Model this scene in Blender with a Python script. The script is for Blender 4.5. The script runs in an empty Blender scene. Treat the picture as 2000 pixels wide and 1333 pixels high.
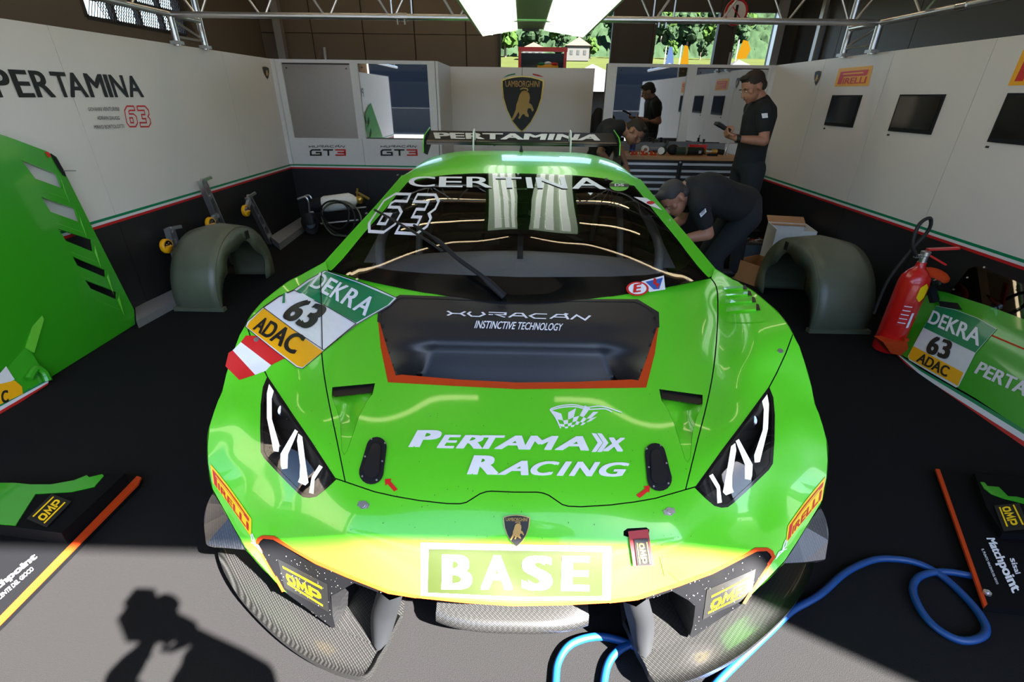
import bpy, bmesh, math, random
import numpy as np
from mathutils import Vector, Matrix
from mathutils.geometry import delaunay_2d_cdt
R_ = math.radians
random.seed(7); rng = np.random.default_rng(7)
SC = bpy.context.scene; COL = SC.collection
# ------------------------------------------------------------------ camera
FPX, TH, PH, RO, CH = 934.0, 27.09, 0.744, 0.786, 1.6
def cam_axes(th, ph, ro):
    th, ph, ro = map(math.radians, (th, ph, ro))
    F = np.array([0, math.cos(th), -math.sin(th)]); R = np.array([1., 0, 0]); U = np.array([0, math.sin(th), math.cos(th)])
    c, s = math.cos(ph), math.sin(ph); Z = np.array([[c, -s, 0], [s, c, 0], [0, 0, 1]])
    F, R, U = Z @ F, Z @ R, Z @ U
    c, s = math.cos(ro), math.sin(ro)
    return F, c*R + s*U, -s*R + c*U
CF, CR, CU = cam_axes(TH, PH, RO)
SF, SR, SU = cam_axes(TH, 0, 0)
cd = bpy.data.cameras.new('camera'); cam = bpy.data.objects.new('camera', cd); COL.objects.link(cam)
M = Matrix(((CR[0], CU[0], -CF[0], 0), (CR[1], CU[1], -CF[1], 0), (CR[2], CU[2], -CF[2], CH), (0, 0, 0, 1)))
cam.matrix_world = M; cd.sensor_width = 36; cd.lens = FPX*36/2000; cd.clip_start = .02; cd.clip_end = 3000
SC.camera = cam
# ------------------------------------------------------------------ world, sun, exposure
w = bpy.data.worlds.new('world'); SC.world = w; w.use_nodes = True
nt = w.node_tree; bg = nt.nodes['Background']; sky = nt.nodes.new('ShaderNodeTexSky')
sky.sky_type = 'NISHITA'; sky.sun_disc = False; sky.sun_elevation = R_(43); sky.sun_rotation = R_(130); sky.altitude = 700
nt.links.new(sky.outputs[0], bg.inputs[0]); bg.inputs[1].default_value = 0.85
SUN = Vector((-.807, .686, -1.0))
sl = bpy.data.lights.new('sun', 'SUN'); sl.energy = 120; sl.angle = R_(.6); sl.color = (1, .95, .88)
so = bpy.data.objects.new('sun', sl); COL.objects.link(so); so.rotation_mode = 'QUATERNION'; so.rotation_quaternion = SUN.to_track_quat('-Z', 'Y'); so.location = (8, -7, 10)
SC.view_settings.view_transform = 'Standard'; SC.view_settings.look = 'None'; SC.view_settings.gamma = 1
SC.view_settings.use_curve_mapping = False; SC.view_settings.exposure = 0.0
# ------------------------------------------------------------------ pixel rays
def ray(px, py):
    px = np.asarray(px, float)[..., None]; py = np.asarray(py, float)[..., None]
    return CF + (px-1000)/FPX*CR - (py-666.5)/FPX*CU
C0 = np.array([0, 0, CH])
def P(px, py, x=None, y=None, z=None):
    d = ray(px, py)
    t = x/d[0] if x is not None else y/d[1] if y is not None else (z-CH)/d[2]
    return C0 + t*d
def uv_of(px, py):
    d = ray(px, py); w_ = d @ SF
    return np.stack([d @ SR / w_ * FPX, -(d @ SU) / w_ * FPX], -1)
def uv_of_pt(p):
    d = np.asarray(p)-C0; w_ = d @ SF
    return np.array([d @ SR/w_*FPX, -(d @ SU)/w_*FPX]), w_
def uv_dir(uv):
    uv = np.asarray(uv, float); return SF + uv[..., :1]/FPX*SR - uv[..., 1:]/FPX*SU
# ------------------------------------------------------------------ materials
def mat(name, col, rough=.5, metal=0, coat=0, emis=None, es=1, noise=None, bump=None, trans=0, alpha=1, spec=.5, coatr=.05):
    m = bpy.data.materials.new(name); m.use_nodes = True; n = m.node_tree.nodes; l = m.node_tree.links; b = n['Principled BSDF']
    c = tuple(col)+(1,); b.inputs['Base Color'].default_value = c; b.inputs['Roughness'].default_value = rough
    b.inputs['Metallic'].default_value = metal; b.inputs['Coat Weight'].default_value = coat; b.inputs['Coat Roughness'].default_value = coatr
    b.inputs['Specular IOR Level'].default_value = spec
    b.inputs['Transmission Weight'].default_value = trans; b.inputs['Alpha'].default_value = alpha
    if emis: b.inputs['Emission Color'].default_value = tuple(emis)+(1,); b.inputs['Emission Strength'].default_value = es
    tc = n.new('ShaderNodeTexCoord')
    sc, amt = noise or (30, .06)
    tx = n.new('ShaderNodeTexNoise'); tx.inputs['Scale'].default_value = sc; tx.inputs['Detail'].default_value = 4; l.new(tc.outputs['Object'], tx.inputs['Vector'])
    mx = n.new('ShaderNodeMixRGB'); mx.inputs[1].default_value = tuple(min(1, v*(1+amt)) for v in col)+(1,); mx.inputs[2].default_value = tuple(v*(1-amt) for v in col)+(1,)
    l.new(tx.outputs['Fac'], mx.inputs[0]); l.new(mx.outputs[0], b.inputs['Base Color'])
    if bump:
        t2 = n.new('ShaderNodeTexNoise'); t2.inputs['Scale'].default_value = bump[0]; t2.inputs['Detail'].default_value = 3; l.new(tc.outputs['Object'], t2.inputs['Vector'])
        bp = n.new('ShaderNodeBump'); bp.inputs['Strength'].default_value = bump[1]; bp.inputs['Distance'].default_value = .01; l.new(t2.outputs['Fac'], bp.inputs['Height']); l.new(bp.outputs[0], b.inputs['Normal'])
    return m
def s2l(r, g, b): return tuple(((v/255)/12.92 if v/255 <= .04045 else ((v/255+.055)/1.055)**2.4) for v in (r, g, b))
MT = {}
def mk(k, *a, **kw): MT[k] = mat(k, *a, **kw)
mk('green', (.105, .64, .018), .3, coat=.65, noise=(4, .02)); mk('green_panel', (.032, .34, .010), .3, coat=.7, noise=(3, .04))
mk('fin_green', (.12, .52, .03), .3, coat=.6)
mk('matte_black', (.009, .010, .012), .65, spec=.25); mk('satin_black', (.0028, .003, .004), .75, spec=.12); mk('stand_grey', (.026, .029, .036), .9, spec=0); mk('stand_dark', (.010, .011, .014), .7); mk('gap_black', (.003, .003, .003), .8); mk('gloss_black', (.006, .006, .007), .12, coat=.4)
mk('scoop_black', (.012, .014, .018), .45, noise=(180, .25), coat=.15, coatr=.4)
mk('orange', (.52, .05, .006), .65, spec=.2); mk('faded_orange', (.16, .04, .006), .6); mk('white', (.82, .84, .88), .45); mk('red', (.62, .012, .01), .45); mk('yellow', (.95, .62, .0), .45); mk('amber', (.9, .42, .0), .45)
mk('sign_green', (0, .22, .08), .35, coat=.4); mk('black_print', (.006, .006, .006), .5); mk('gold', (.45, .27, .07), .4, metal=.3)
mk('lime', (.36, .55, .05), .4, coat=.3); mk('wall_white', (.72, .68, .65), .42, noise=(1.3, .05)); mk('frame_white', (.66, .66, .68), .35); mk('wall_black', (.009, .009, .010), .5, noise=(6, .2))
mk('stripe_green', (.0, .22, .09), .4); mk('stripe_white', (.7, .7, .72), .4); mk('stripe_red', (.5, .01, .012), .4)
mk('alu', (.62, .62, .63), .28, metal=.9); mk('alu_dull', (.42, .42, .42), .45, metal=.6); mk('chrome', (.8, .8, .82), .12, metal=1)
mk('mirror', (.62, .64, .66), .02, metal=1, noise=(1, .0)); mk('grey_mirror', (.33, .31, .30), .28, metal=.75)
mk('hall', (.17, .135, .10), .7, noise=(2, .12)); mk('hall_dark', (.055, .048, .042), .7); mk('ceiling', (.30, .26, .22), .8)
mk('olive', (.105, .115, .075), .42, noise=(9, .15), coat=.25, coatr=.25); mk('olive_dark', (.015, .017, .013), .7)
mk('ext_red', (.62, .012, .010), .25, coat=.5); mk('carton', (.42, .19, .07), .8, noise=(12, .1)); mk('carton_in', (.5, .27, .13), .8)
mk('lightbox', (.9, .95, .88), .4, emis=(.82, .95, .72), es=1.3); mk('fixture', (.09, .13, .05), .35)
mk('tube_warm', (.9, .8, .6), .4, emis=(1, .80, .5), es=9); mk('tube', (.9, .95, .88), .4, emis=(.97, 1, .93), es=3.2); mk('led', (1, 1, 1), .3, emis=(1, 1, 1), es=1.15)
mk('hose', (.002, .05, .20), .45); mk('rubber', (.008, .008, .008), .6); mk('wood', (.40, .21, .09), .5, noise=(14, .15)); mk('cabinet', (.010, .010, .012), .4)
mk('drawer', (.012, .013, .015), .35); mk('handle_alu', (.55, .6, .66), .3, metal=.5); mk('screen', (.012, .013, .012), .12)
mk('skin', (.36, .16, .095), .5, noise=(25, .08)); mk('shirt', (.007, .008, .010), .85, noise=(40, .2)); mk('trousers', (.012, .013, .017), .9); mk('hair', (.022, .013, .008), .7, noise=(120, .4)); mk('hair_grey', (.04, .035, .035), .7, noise=(120, .4))
mk('shoe', (.01, .01, .01), .5); mk('blue', (.02, .10, .42), .4); mk('tool_green', (.012, .035, .02), .5); mk('grey_plastic', (.16, .18, .21), .5); mk('plate_blue', (.10, .15, .22), .4, metal=.5)
mk('brass', (.7, .45, .1), .3, metal=.8); mk('cream', (.8, .8, .76), .5); mk('tarmac', (.03, .03, .03), .9, noise=(3, .15)); mk('headlamp_in', (.03, .032, .036), .25, metal=.6)
mk('tyre', (.012, .012, .012), .8); mk('rim', (.03, .03, .03), .35, metal=.7); mk('cockpit', (.05, .05, .055), .8, noise=(9, .2)); mk('cage', (.5, .55, .58), .4, metal=.3); mk('suede', (.34, .32, .31), .9)
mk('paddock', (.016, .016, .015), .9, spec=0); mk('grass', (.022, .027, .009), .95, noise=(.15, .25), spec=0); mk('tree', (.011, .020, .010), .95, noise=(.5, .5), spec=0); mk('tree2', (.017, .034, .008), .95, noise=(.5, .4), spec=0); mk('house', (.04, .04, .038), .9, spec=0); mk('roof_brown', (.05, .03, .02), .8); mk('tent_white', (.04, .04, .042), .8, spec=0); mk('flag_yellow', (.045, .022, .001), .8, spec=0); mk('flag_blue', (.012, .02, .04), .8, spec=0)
mk('spark_red', (.7, .02, .01), .3); mk('navy', (.01, .02, .09), .4); mk('strap_red', (.35, .015, .02), .6); mk('badge_edge', (.6, .42, .12), .3, metal=.6)
def floor_mat():
    m = mat('carpet', (.0088, .0086, .0092), .95, noise=(260, .35), bump=(420, .5), spec=.15); m.node_tree.nodes['Principled BSDF'].inputs['Sheen Weight'].default_value = .0
    return m
MT['carpet'] = floor_mat()
def carbon_mat(name, sc, a, b_, ang=0.0):
    m = bpy.data.materials.new(name); m.use_nodes = True; n = m.node_tree.nodes; l = m.node_tree.links; b = n['Principled BSDF']
    tc = n.new('ShaderNodeTexCoord'); mp = n.new('ShaderNodeMapping'); mp.inputs['Rotation'].default_value = (0, 0, ang); l.new(tc.outputs['Object'], mp.inputs[0])
    w1 = n.new('ShaderNodeTexWave'); w1.inputs['Scale'].default_value = sc; w1.bands_direction = 'DIAGONAL'; l.new(mp.outputs[0], w1.inputs[0])
    ck = n.new('ShaderNodeTexChecker'); ck.inputs['Scale'].default_value = sc*1.6; l.new(mp.outputs[0], ck.inputs[0])
    mx = n.new('ShaderNodeMixRGB'); mx.blend_type = 'MULTIPLY'; mx.inputs[0].default_value = .5; l.new(w1.outputs['Fac'], mx.inputs[1]); l.new(ck.outputs['Fac'], mx.inputs[2])
    cr = n.new('ShaderNodeMixRGB'); l.new(mx.outputs[0], cr.inputs[0]); cr.inputs[1].default_value = tuple(a)+(1,); cr.inputs[2].default_value = tuple(b_)+(1,)
    l.new(cr.outputs[0], b.inputs['Base Color']); b.inputs['Metallic'].default_value = .4; b.inputs['Roughness'].default_value = .38; b.inputs['Coat Weight'].default_value = .5; b.inputs['Coat Roughness'].default_value = .12
    return m
MT['carbon'] = carbon_mat('carbon', 75, (.008, .008, .008), (.045, .045, .045)); MT['carbon_fine'] = carbon_mat('carbon_fine', 60, (.008, .008, .009), (.03, .03, .033), 1.2)
def perf_mat():
    m = bpy.data.materials.new('perforated_metal'); m.use_nodes = True; n = m.node_tree.nodes; l = m.node_tree.links; b = n['Principled BSDF']
    tc = n.new('ShaderNodeTexCoord'); v = n.new('ShaderNodeTexVoronoi'); v.inputs['Scale'].default_value = 14; v.inputs['Randomness'].default_value = 0; l.new(tc.outputs['Object'], v.inputs['Vector'])
    r = n.new('ShaderNodeValToRGB'); r.color_ramp.elements[0].position = .16; r.color_ramp.elements[0].color = (.16, .15, .14, 1); r.color_ramp.elements[1].position = .2; r.color_ramp.elements[1].color = (.045, .042, .04, 1)
    l.new(v.outputs['Distance'], r.inputs[0]); l.new(r.outputs[0], b.inputs['Base Color']); b.inputs['Roughness'].default_value = .6
    return m
MT['perforated'] = perf_mat()
def glass_mat(name, tint, alpha):
    m = bpy.data.materials.new(name); m.use_nodes = True; n = m.node_tree.nodes; l = m.node_tree.links; n.remove(n['Principled BSDF'])
    o = n['Material Output']; t = n.new('ShaderNodeBsdfTransparent'); t.inputs[0].default_value = tuple(tint)+(1,)
    g = n.new('ShaderNodeBsdfGlossy'); g.inputs['Roughness'].default_value = .015; fr = n.new('ShaderNodeFresnel'); fr.inputs[0].default_value = 1.52
    mm = n.new('ShaderNodeMath'); mm.operation = 'MULTIPLY_ADD'; mm.inputs[1].default_value = 1.0; mm.inputs[2].default_value = alpha; l.new(fr.outputs[0], mm.inputs[0])
    mx = n.new('ShaderNodeMixShader'); l.new(mm.outputs[0], mx.inputs[0]); l.new(t.outputs[0], mx.inputs[1]); l.new(g.outputs[0], mx.inputs[2]); l.new(mx.outputs[0], o.inputs[0])
    return m
MT['windscreen'] = glass_mat('windscreen', (.86, .90, .90), .03); MT['lamp_glass'] = glass_mat('lamp_glass', (.93, .94, .95), .02); MT['plexi'] = glass_mat('plexi', (.35, .37, .37), .03)
# ------------------------------------------------------------------ objects
OFF = {}
def link(o, parent=None):
    COL.objects.link(o)
    if parent is not None: o.parent = parent
    return o
def thing(name, loc, label, cat, group=None):
    o = bpy.data.objects.new(name, None); o.empty_display_size = .1; link(o); o.location = loc; OFF[o.name] = np.array(loc, float)
    o['label'] = label; o['category'] = cat
    if group: o['group'] = group
    return o
def tag(o, label, cat, group=None):
    o['label'] = label; o['category'] = cat
    if group: o['group'] = group
    return o
def mesh(name, V, F, m, parent=None, smooth=False, normals=None, base=None, label=None, mi=None, struct=False):
    V = np.asarray(V, float)
    if parent is not None: off = OFF[parent.name]
    elif base is not None: off = np.asarray(base, float)
    elif struct: off = np.zeros(3)
    else: off = np.array([(V[:, 0].min()+V[:, 0].max())/2, (V[:, 1].min()+V[:, 1].max())/2, V[:, 2].min()])
    me = bpy.data.meshes.new(name); me.from_pydata((V-off).tolist(), [], [list(map(int, f)) for f in F])
    ml = m if isinstance(m, (list, tuple)) else [m]
    for k in ml: me.materials.append(MT[k])
    if mi is not None: me.polygons.foreach_set('material_index', np.asarray(mi, np.int32))
    if smooth: me.polygons.foreach_set('use_smooth', np.ones(len(me.polygons), bool))
    me.update()
    if normals is not None: me.normals_split_custom_set_from_vertices(np.asarray(normals, float).tolist())
    o = bpy.data.objects.new(name, me); link(o, parent)
    if parent is None: o.location = off; OFF[o.name] = off
    else: OFF[o.name] = off
    if struct and parent is None: o['kind'] = 'structure'
    if label: o['label'] = label
    return o
class MB:
    def __init__(s): s.V = []; s.F = []; s.mi = []; s.sm = []
    def add(s, V, F, mi=0):
        n = len(s.V); s.V += [tuple(map(float, v)) for v in V]; s.F += [[i+n for i in f] for f in F]; s.mi += [mi]*len(F); return s
    def box(s, c, sz, rot=None, mi=0):
        x, y, z = [v/2 for v in sz]; Vs = [Vector((a, b, d)) for a in (-x, x) for b in (-y, y) for d in (-z, z)]
        if rot is not None:
            Rm = rot if isinstance(rot, Matrix) else Matrix.Rotation(rot, 3, 'Z'); Vs = [Rm @ v for v in Vs]
        c = Vector(c); return s.add([v+c for v in Vs], [(0, 1, 3, 2), (4, 6, 7, 5), (0, 4, 5, 1), (2, 3, 7, 6), (0, 2, 6, 4), (1, 5, 7, 3)], mi)
    def bar(s, a, b, wd, ht, mi=0, up=(0, 0, 1)):
        a, b = Vector(a), Vector(b); d = (b-a); L = d.length; d.normalize(); u = Vector(up); r = d.cross(u)
        if r.length < 1e-4: r = d.cross(Vector((1, 0, 0)))
        r.normalize(); u = r.cross(d); Rm = Matrix((d, r, u)).transposed(); return s.box((a+b)/2, (L, wd, ht), Rm, mi)
    def cyl(s, a, b, r0, r1=None, n=12, mi=0, cap=True):
        r1 = r0 if r1 is None else r1; return s.loft([a, b], [r0, r1], n, mi, cap)
    def loft(s, pts, rs, n=10, mi=0, cap=True, closed=False):
        pts = [Vector(p) for p in pts]; V = []; F = []; N = len(pts); u = None
        for i, p in enumerate(pts):
            if closed: d = pts[(i+1) % N]-pts[i-1]
            else: d = pts[min(i+1, N-1)]-pts[max(i-1, 0)]
            if d.length < 1e-9: d = Vector((0, 0, 1))
            d.normalize()
            if u is None: u = d.orthogonal().normalized()
            u = (u-d*u.dot(d)); u = u.normalized() if u.length > 1e-6 else d.orthogonal().normalized(); v = d.cross(u)
            r = rs[i] if isinstance(rs, (list, tuple)) else rs
            for k in range(n): a = 2*math.pi*k/n; V.append(p+(u*math.cos(a)+v*math.sin(a))*r)
        for i in range(N if closed else N-1):
            j = (i+1) % N
            for k in range(n): F.append((i*n+k, i*n+(k+1) % n, j*n+(k+1) % n, j*n+k))
        if cap and not closed: F.append(tuple(range(n))[::-1]); F.append(tuple((N-1)*n+k for k in range(n)))
        return s.add(V, F, mi)
    def lathe(s, prof, origin, ax=(0, 0, 1), n=24, mi=0):
        ax = Vector(ax).normalized(); o = Vector(origin); return s.loft([o+ax*h for r, h in prof], [max(r, 1e-4) for r, h in prof], n, mi)
    def ell(s, c, r, rot=None, mi=0, n=14):
        V = []; F = []; m = n//2
        for i in range(m+1):
            t = math.pi*i/m
            for k in range(n):
                a = 2*math.pi*k/n; v = Vector((r[0]*math.sin(t)*math.cos(a), r[1]*math.sin(t)*math.sin(a), r[2]*math.cos(t)))
                if rot is not None: v = rot @ v
                V.append(v+Vector(c))
        for i in range(m):
            for k in range(n): F.append((i*n+k, (i+1)*n+k, (i+1)*n+(k+1) % n, i*n+(k+1) % n))
        return s.add(V, F, mi)
    def prism(s, top, dv, mi=0):
        n = len(top); dv = Vector(dv); T = [Vector(p) for p in top]; V = T+[p+dv for p in T]
        return s.add(V, [tuple(range(n)), tuple(range(2*n-1, n-1, -1))]+[(i, n+i, n+(i+1) % n, (i+1) % n) for i in range(n)], mi)
    def build(s, name, m, parent=None, smooth=False, base=None, label=None, struct=False):
        o = mesh(name, s.V, s.F, m, parent, smooth, None, base, label, s.mi, struct)
        if smooth: fix_smooth(o)
        return o
def fix_smooth(o, ang=40):
    bm = bmesh.new(); bm.from_mesh(o.data); bmesh.ops.remove_doubles(bm, verts=bm.verts, dist=1e-5); bmesh.ops.recalc_face_normals(bm, faces=bm.faces)
    for e in bm.edges:
        if len(e.link_faces) == 2 and e.link_faces[0].normal.angle(e.link_faces[1].normal, 0) > R_(ang): e.smooth = False
    bm.to_mesh(o.data); bm.free()
def fixn(o):
    bm = bmesh.new(); bm.from_mesh(o.data); bmesh.ops.recalc_face_normals(bm, faces=bm.faces); bm.to_mesh(o.data); bm.free()
# ------------------------------------------------------------------ 2D: densify, point in polygon, triangulate
def dens(poly, step, closed=True):
    out = []; n = len(poly)
    for i in range(n if closed else n-1):
        a = np.asarray(poly[i], float); b = np.asarray(poly[(i+1) % n], float); k = max(1, int(np.hypot(*(b-a))/step))
        for j in range(k): out.append(a+(b-a)*j/k)
    if not closed: out.append(np.asarray(poly[-1], float))
    return np.array(out)
def spl(pts, k=6, closed=False):
    pts = [np.asarray(p, float) for p in pts]; n = len(pts); out = []
    for i in range(n if closed else n-1):
        g = (lambda j: pts[j % n]) if closed else (lambda j: pts[min(max(j, 0), n-1)])
        p0, p1, p2, p3 = g(i-1), g(i), g(i+1), g(i+2)
        for j in range(k):
            t = j/k; out.append(.5*(2*p1+(p2-p0)*t+(2*p0-5*p1+4*p2-p3)*t*t+(3*p1-p0-3*p2+p3)*t**3))
    if not closed: out.append(pts[-1])
    return np.array(out)
def inside(pts, loops):
    r = np.zeros(len(pts), bool); x = pts[:, 0]; y = pts[:, 1]
    for L in loops:
        L = np.asarray(L); n = len(L)
        for i in range(n):
            a = L[i-1]; b = L[i]
            if a[1] == b[1]: continue
            c = ((a[1] > y) != (b[1] > y)) & (x < (b[0]-a[0])*(y-a[1])/(b[1]-a[1])+a[0]); r ^= c
    return r
def tri2d(loops, step, bstep=None):
    bstep = bstep or step; L = [dens(l, bstep) for l in loops]; A = np.concatenate(L); lo = A.min(0); hi = A.max(0)
    gx, gy = np.meshgrid(np.arange(lo[0]+step/2, hi[0], step), np.arange(lo[1]+step/2, hi[1], step)); gx[::2] += step*.37; G = np.stack([gx.ravel(), gy.ravel()], -1)
    if len(G):
        G = G[inside(G, L)]
        keep = np.ones(len(G), bool)
        for i in range(0, len(G), 4000):
            d = ((G[i:i+4000, None]-A[None])**2).sum(-1).min(1); keep[i:i+4000] = d > (.45*step)**2
        G = G[keep]
    pts = np.concatenate([A, G]) if len(G) else A; E = []; o = 0
    for l in L: n = len(l); E += [(o+i, o+(i+1) % n) for i in range(n)]; o += n
    r = delaunay_2d_cdt([Vector(p) for p in pts.tolist()], E, [], 0, 1e-6, False)
    V = np.array([tuple(v) for v in r[0]]); F = np.array([f for f in r[2] if len(f) == 3])
    c = V[F].mean(1); F = F[inside(c, L)]
    return V, F
def inset(poly, d):
    P_ = np.asarray(poly, float); n = len(P_); ar = .5*sum(P_[i-1, 0]*P_[i, 1]-P_[i, 0]*P_[i-1, 1] for i in range(n)); s = 1 if ar > 0 else -1; out = []
    for i in range(n):
        t1 = P_[i]-P_[i-1]; t2 = P_[(i+1) % n]-P_[i]; n1 = np.array([-t1[1], t1[0]])/(np.hypot(*t1)+1e-9); n2 = np.array([-t2[1], t2[0]])/(np.hypot(*t2)+1e-9)
        m = n1+n2; m = m/max(np.hypot(*m), 1e-6); k = max(m @ n1, .5); out.append(P_[i]+m*s*d/k)
    return np.array(out)
# ------------------------------------------------------------------ surfaces seen along a ray
class TPS:
    def __init__(s, xy, v, lam=0.):
        s.xy = np.asarray(xy, float)/400.; n = len(xy); K = s.k(s.xy, s.xy)+lam*np.eye(n); Q = np.concatenate([np.ones((n, 1)), s.xy], 1)
        A = np.block([[K, Q], [Q.T, np.zeros((3, 3))]]); s.c = np.linalg.solve(A, np.concatenate([v, np.zeros(3)])); s.n = n
    def k(s, a, b): r2 = ((a[:, None]-b[None])**2).sum(-1); return .5*r2*np.log(r2+1e-12)
    def __call__(s, xy):
        xy = np.asarray(xy, float)/400.; return s.k(xy, s.xy) @ s.c[:s.n]+s.c[s.n]+xy @ s.c[s.n+1:]
class CarSurf:            # symmetric body surface fitted through measured points (x, y, z)
    def __init__(s, pts, lam=1e-5):
        uv = []; v = []
        for p in pts:
            q, d = uv_of_pt(p)
            uv.append(q); v.append(1/d)
            if abs(q[0]) > 6: uv.append((-q[0], q[1])); v.append(1/d)
            else: uv[-1] = (0., q[1])
        s.t = TPS(uv, np.array(v), lam)
    def pos(s, uv, back=0.): D = 1/s.t(uv)+back; return C0+uv_dir(uv)*np.asarray(D)[:, None]
    def at(s, uv):
        uv = np.asarray(uv, float); p = s.pos(uv); e = 1.; a = s.pos(uv+[e, 0])-s.pos(uv-[e, 0]); b = s.pos(uv+[0, e])-s.pos(uv-[0, e])
        n = np.cross(b, a); n /= np.linalg.norm(n, axis=1)[:, None]+1e-12; d = (C0-p); f = np.sign((n*d).sum(1)); return p, n*f[:, None]
    def px(s, pxy, off=0.): uv = uv_of(pxy[:, 0], pxy[:, 1]); p, n = s.at(uv); return p+n*off, n
class Plane:
    def __init__(s, p, n): s.p = np.asarray(p, float); s.n = np.asarray(n, float); s.n /= np.linalg.norm(s.n); s.n *= np.sign(s.n @ (C0-s.p))
    def px(s, pxy, off=0.):
        d = ray(pxy[:, 0], pxy[:, 1]); t = ((s.p-C0) @ s.n)/(d @ s.n); p = C0+d*t[:, None]; return p+s.n*off, np.tile(s.n, (len(p), 1))
def plane3(a, b, c): a, b, c = map(np.asarray, (a, b, c)); return Plane(a, np.cross(b-a, c-a))
def homog(src, dst):
    A = []; B = []
    for (x, y), (u, v) in zip(src, dst): A += [[x, y, 1, 0, 0, 0, -u*x, -u*y], [0, 0, 0, x, y, 1, -v*x, -v*y]]; B += [u, v]
    h = np.linalg.solve(np.array(A, float), np.array(B, float)); H = np.append(h, 1).reshape(3, 3)
    def f(p): p = np.asarray(p, float); q = np.concatenate([p, np.ones((len(p), 1))], 1) @ H.T; return q[:, :2]/q[:, 2:]
    return f
def quad_map(q): return homog([(0, 0), (1, 0), (1, 1), (0, 1)], q)      # q: TL TR BR BL in pixels; (s,t) with t downward
def orient(V, F, N):
    V = np.asarray(V); F = np.asarray(F); n = np.cross(V[F[:, 1]]-V[F[:, 0]], V[F[:, 2]]-V[F[:, 0]]); fl = (n*N[F[:, 0]]).sum(1) < 0; F = F.copy(); F[fl] = F[fl][:, ::-1]; return F
def decal(name, loops, surf, m, parent, off=.0015, step=14, label=None, base=None):
    loops = [np.asarray(l, float) for l in loops]; V, F = tri2d(loops, step); p, n = surf.px(V, off); return mesh(name, p, orient(p, F, n), m, parent, True, n, label=label, base=base)
_tc = {}
def text_polys(txt, off=0., shear=0.):
    k = (txt, off, shear)
    if k in _tc: return _tc[k]
    c = bpy.data.curves.new('t', 'FONT'); c.body = txt; c.offset = off; c.shear = shear; c.resolution_u = 5; c.fill_mode = 'FRONT' if hasattr(c, 'fill_mode') else c.fill_mode
    o = bpy.data.objects.new('t', c); COL.objects.link(o); dg = bpy.context.evaluated_depsgraph_get(); me = bpy.data.meshes.new_from_object(o.evaluated_get(dg))
    bm = bmesh.new(); bm.from_mesh(me); bmesh.ops.triangulate(bm, faces=bm.faces)
    V = np.array([(v.co.x, v.co.y) for v in bm.verts]) if len(bm.verts) else np.zeros((0, 2)); F = np.array([[v.index for v in f.verts] for f in bm.faces]); bm.free()
    bpy.data.objects.remove(o); bpy.data.meshes.remove(me); bpy.data.curves.remove(c); _tc[k] = (V, F); return V, F
def subdiv(V, F, L):
    bm = bmesh.new(); vs = [bm.verts.new((a, b, 0)) for a, b in V]
    for f in F:
        try: bm.faces.new([vs[i] for i in f])
        except ValueError: pass
    for _ in range(6):
        e = [e for e in bm.edges if e.calc_length() > L]
        if not e: break
        bmesh.ops.subdivide_edges(bm, edges=e, cuts=1); bmesh.ops.triangulate(bm, faces=[f for f in bm.faces if len(f.verts) > 3])
    bm.verts.index_update(); V = np.array([(v.co.x, v.co.y) for v in bm.verts]); F = np.array([[v.index for v in f.verts] for f in bm.faces]); bm.free(); return V, F
def shape_in_quad(name, V, F, quad, surf, m, parent, off, sub=20, box=None, label=None):
    lo, hi = (V.min(0), V.max(0)) if box is None else (np.array(box[:2]), np.array(box[2:]))
    S = np.stack([(V[:, 0]-lo[0])/(hi[0]-lo[0]), 1-(V[:, 1]-lo[1])/(hi[1]-lo[1])], -1); px = quad_map(quad)(S)
    if sub: px, F = subdiv(px, F, sub)
    p, n = surf.px(px, off); return mesh(name, p, orient(p, F, n), m, parent, True, n, label=label)
def text(txt, quad, surf, m, parent, off=.002, bold=0., shear=0., sub=20, name='lettering', label=None):
    V, F = text_polys(txt, 0, shear)
    if bold > 0:      # heavier weight: the same flat letters laid down again, slightly shifted
        lo, hi = V.min(0), V.max(0); S = np.stack([(V[:, 0]-lo[0])/(hi[0]-lo[0]), 1-(V[:, 1]-lo[1])/(hi[1]-lo[1])], -1); S0 = S; h = hi-lo; k = bold*.8; AV = []; AF = []; AN = []; n = 0
        for i, (dx, dy) in enumerate(((-1, -.5), (1, .5), (1, -.5), (-1, .5), (0, 0))):
            q = S0*[1-2*k/h[0], 1-k/h[1]]+[k/h[0]*(1+dx), k/h[1]*(.5+dy)]; px = quad_map(quad)(q); f = F
            if sub: px, f = subdiv(px, f, sub)
            p, nn = surf.px(px, off+.00012*i); f = orient(p, f, nn); AV.append(p); AF.append(f+n); AN.append(nn); n += len(p)
        return mesh(name, np.concatenate(AV), np.concatenate(AF), m, parent, True, np.concatenate(AN), label=label)
    return shape_in_quad(name, V, F, quad, surf, m, parent, off, sub, label=label)
def spaced(txt, quad, surf, m, parent, wts, gap=.12, off=.002, bold=.03, shear=0., sub=10):
    kern = lambda i: -.26 if txt[i:i+2] in ('TA', 'AT') else 0.
    tot = sum(wts)+gap*(len(txt)-1)+sum(kern(i) for i in range(len(txt))); x = 0.; S = quad_map(quad)
    for i_, (ch, w_) in enumerate(zip(txt, wts)): q = S(np.array([(x/tot, 0), ((x+w_)/tot, 0), ((x+w_)/tot, 1), (x/tot, 1)])); text(ch, q, surf, m, parent, off, bold, shear, sub); x += w_+gap+kern(i_)
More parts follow.
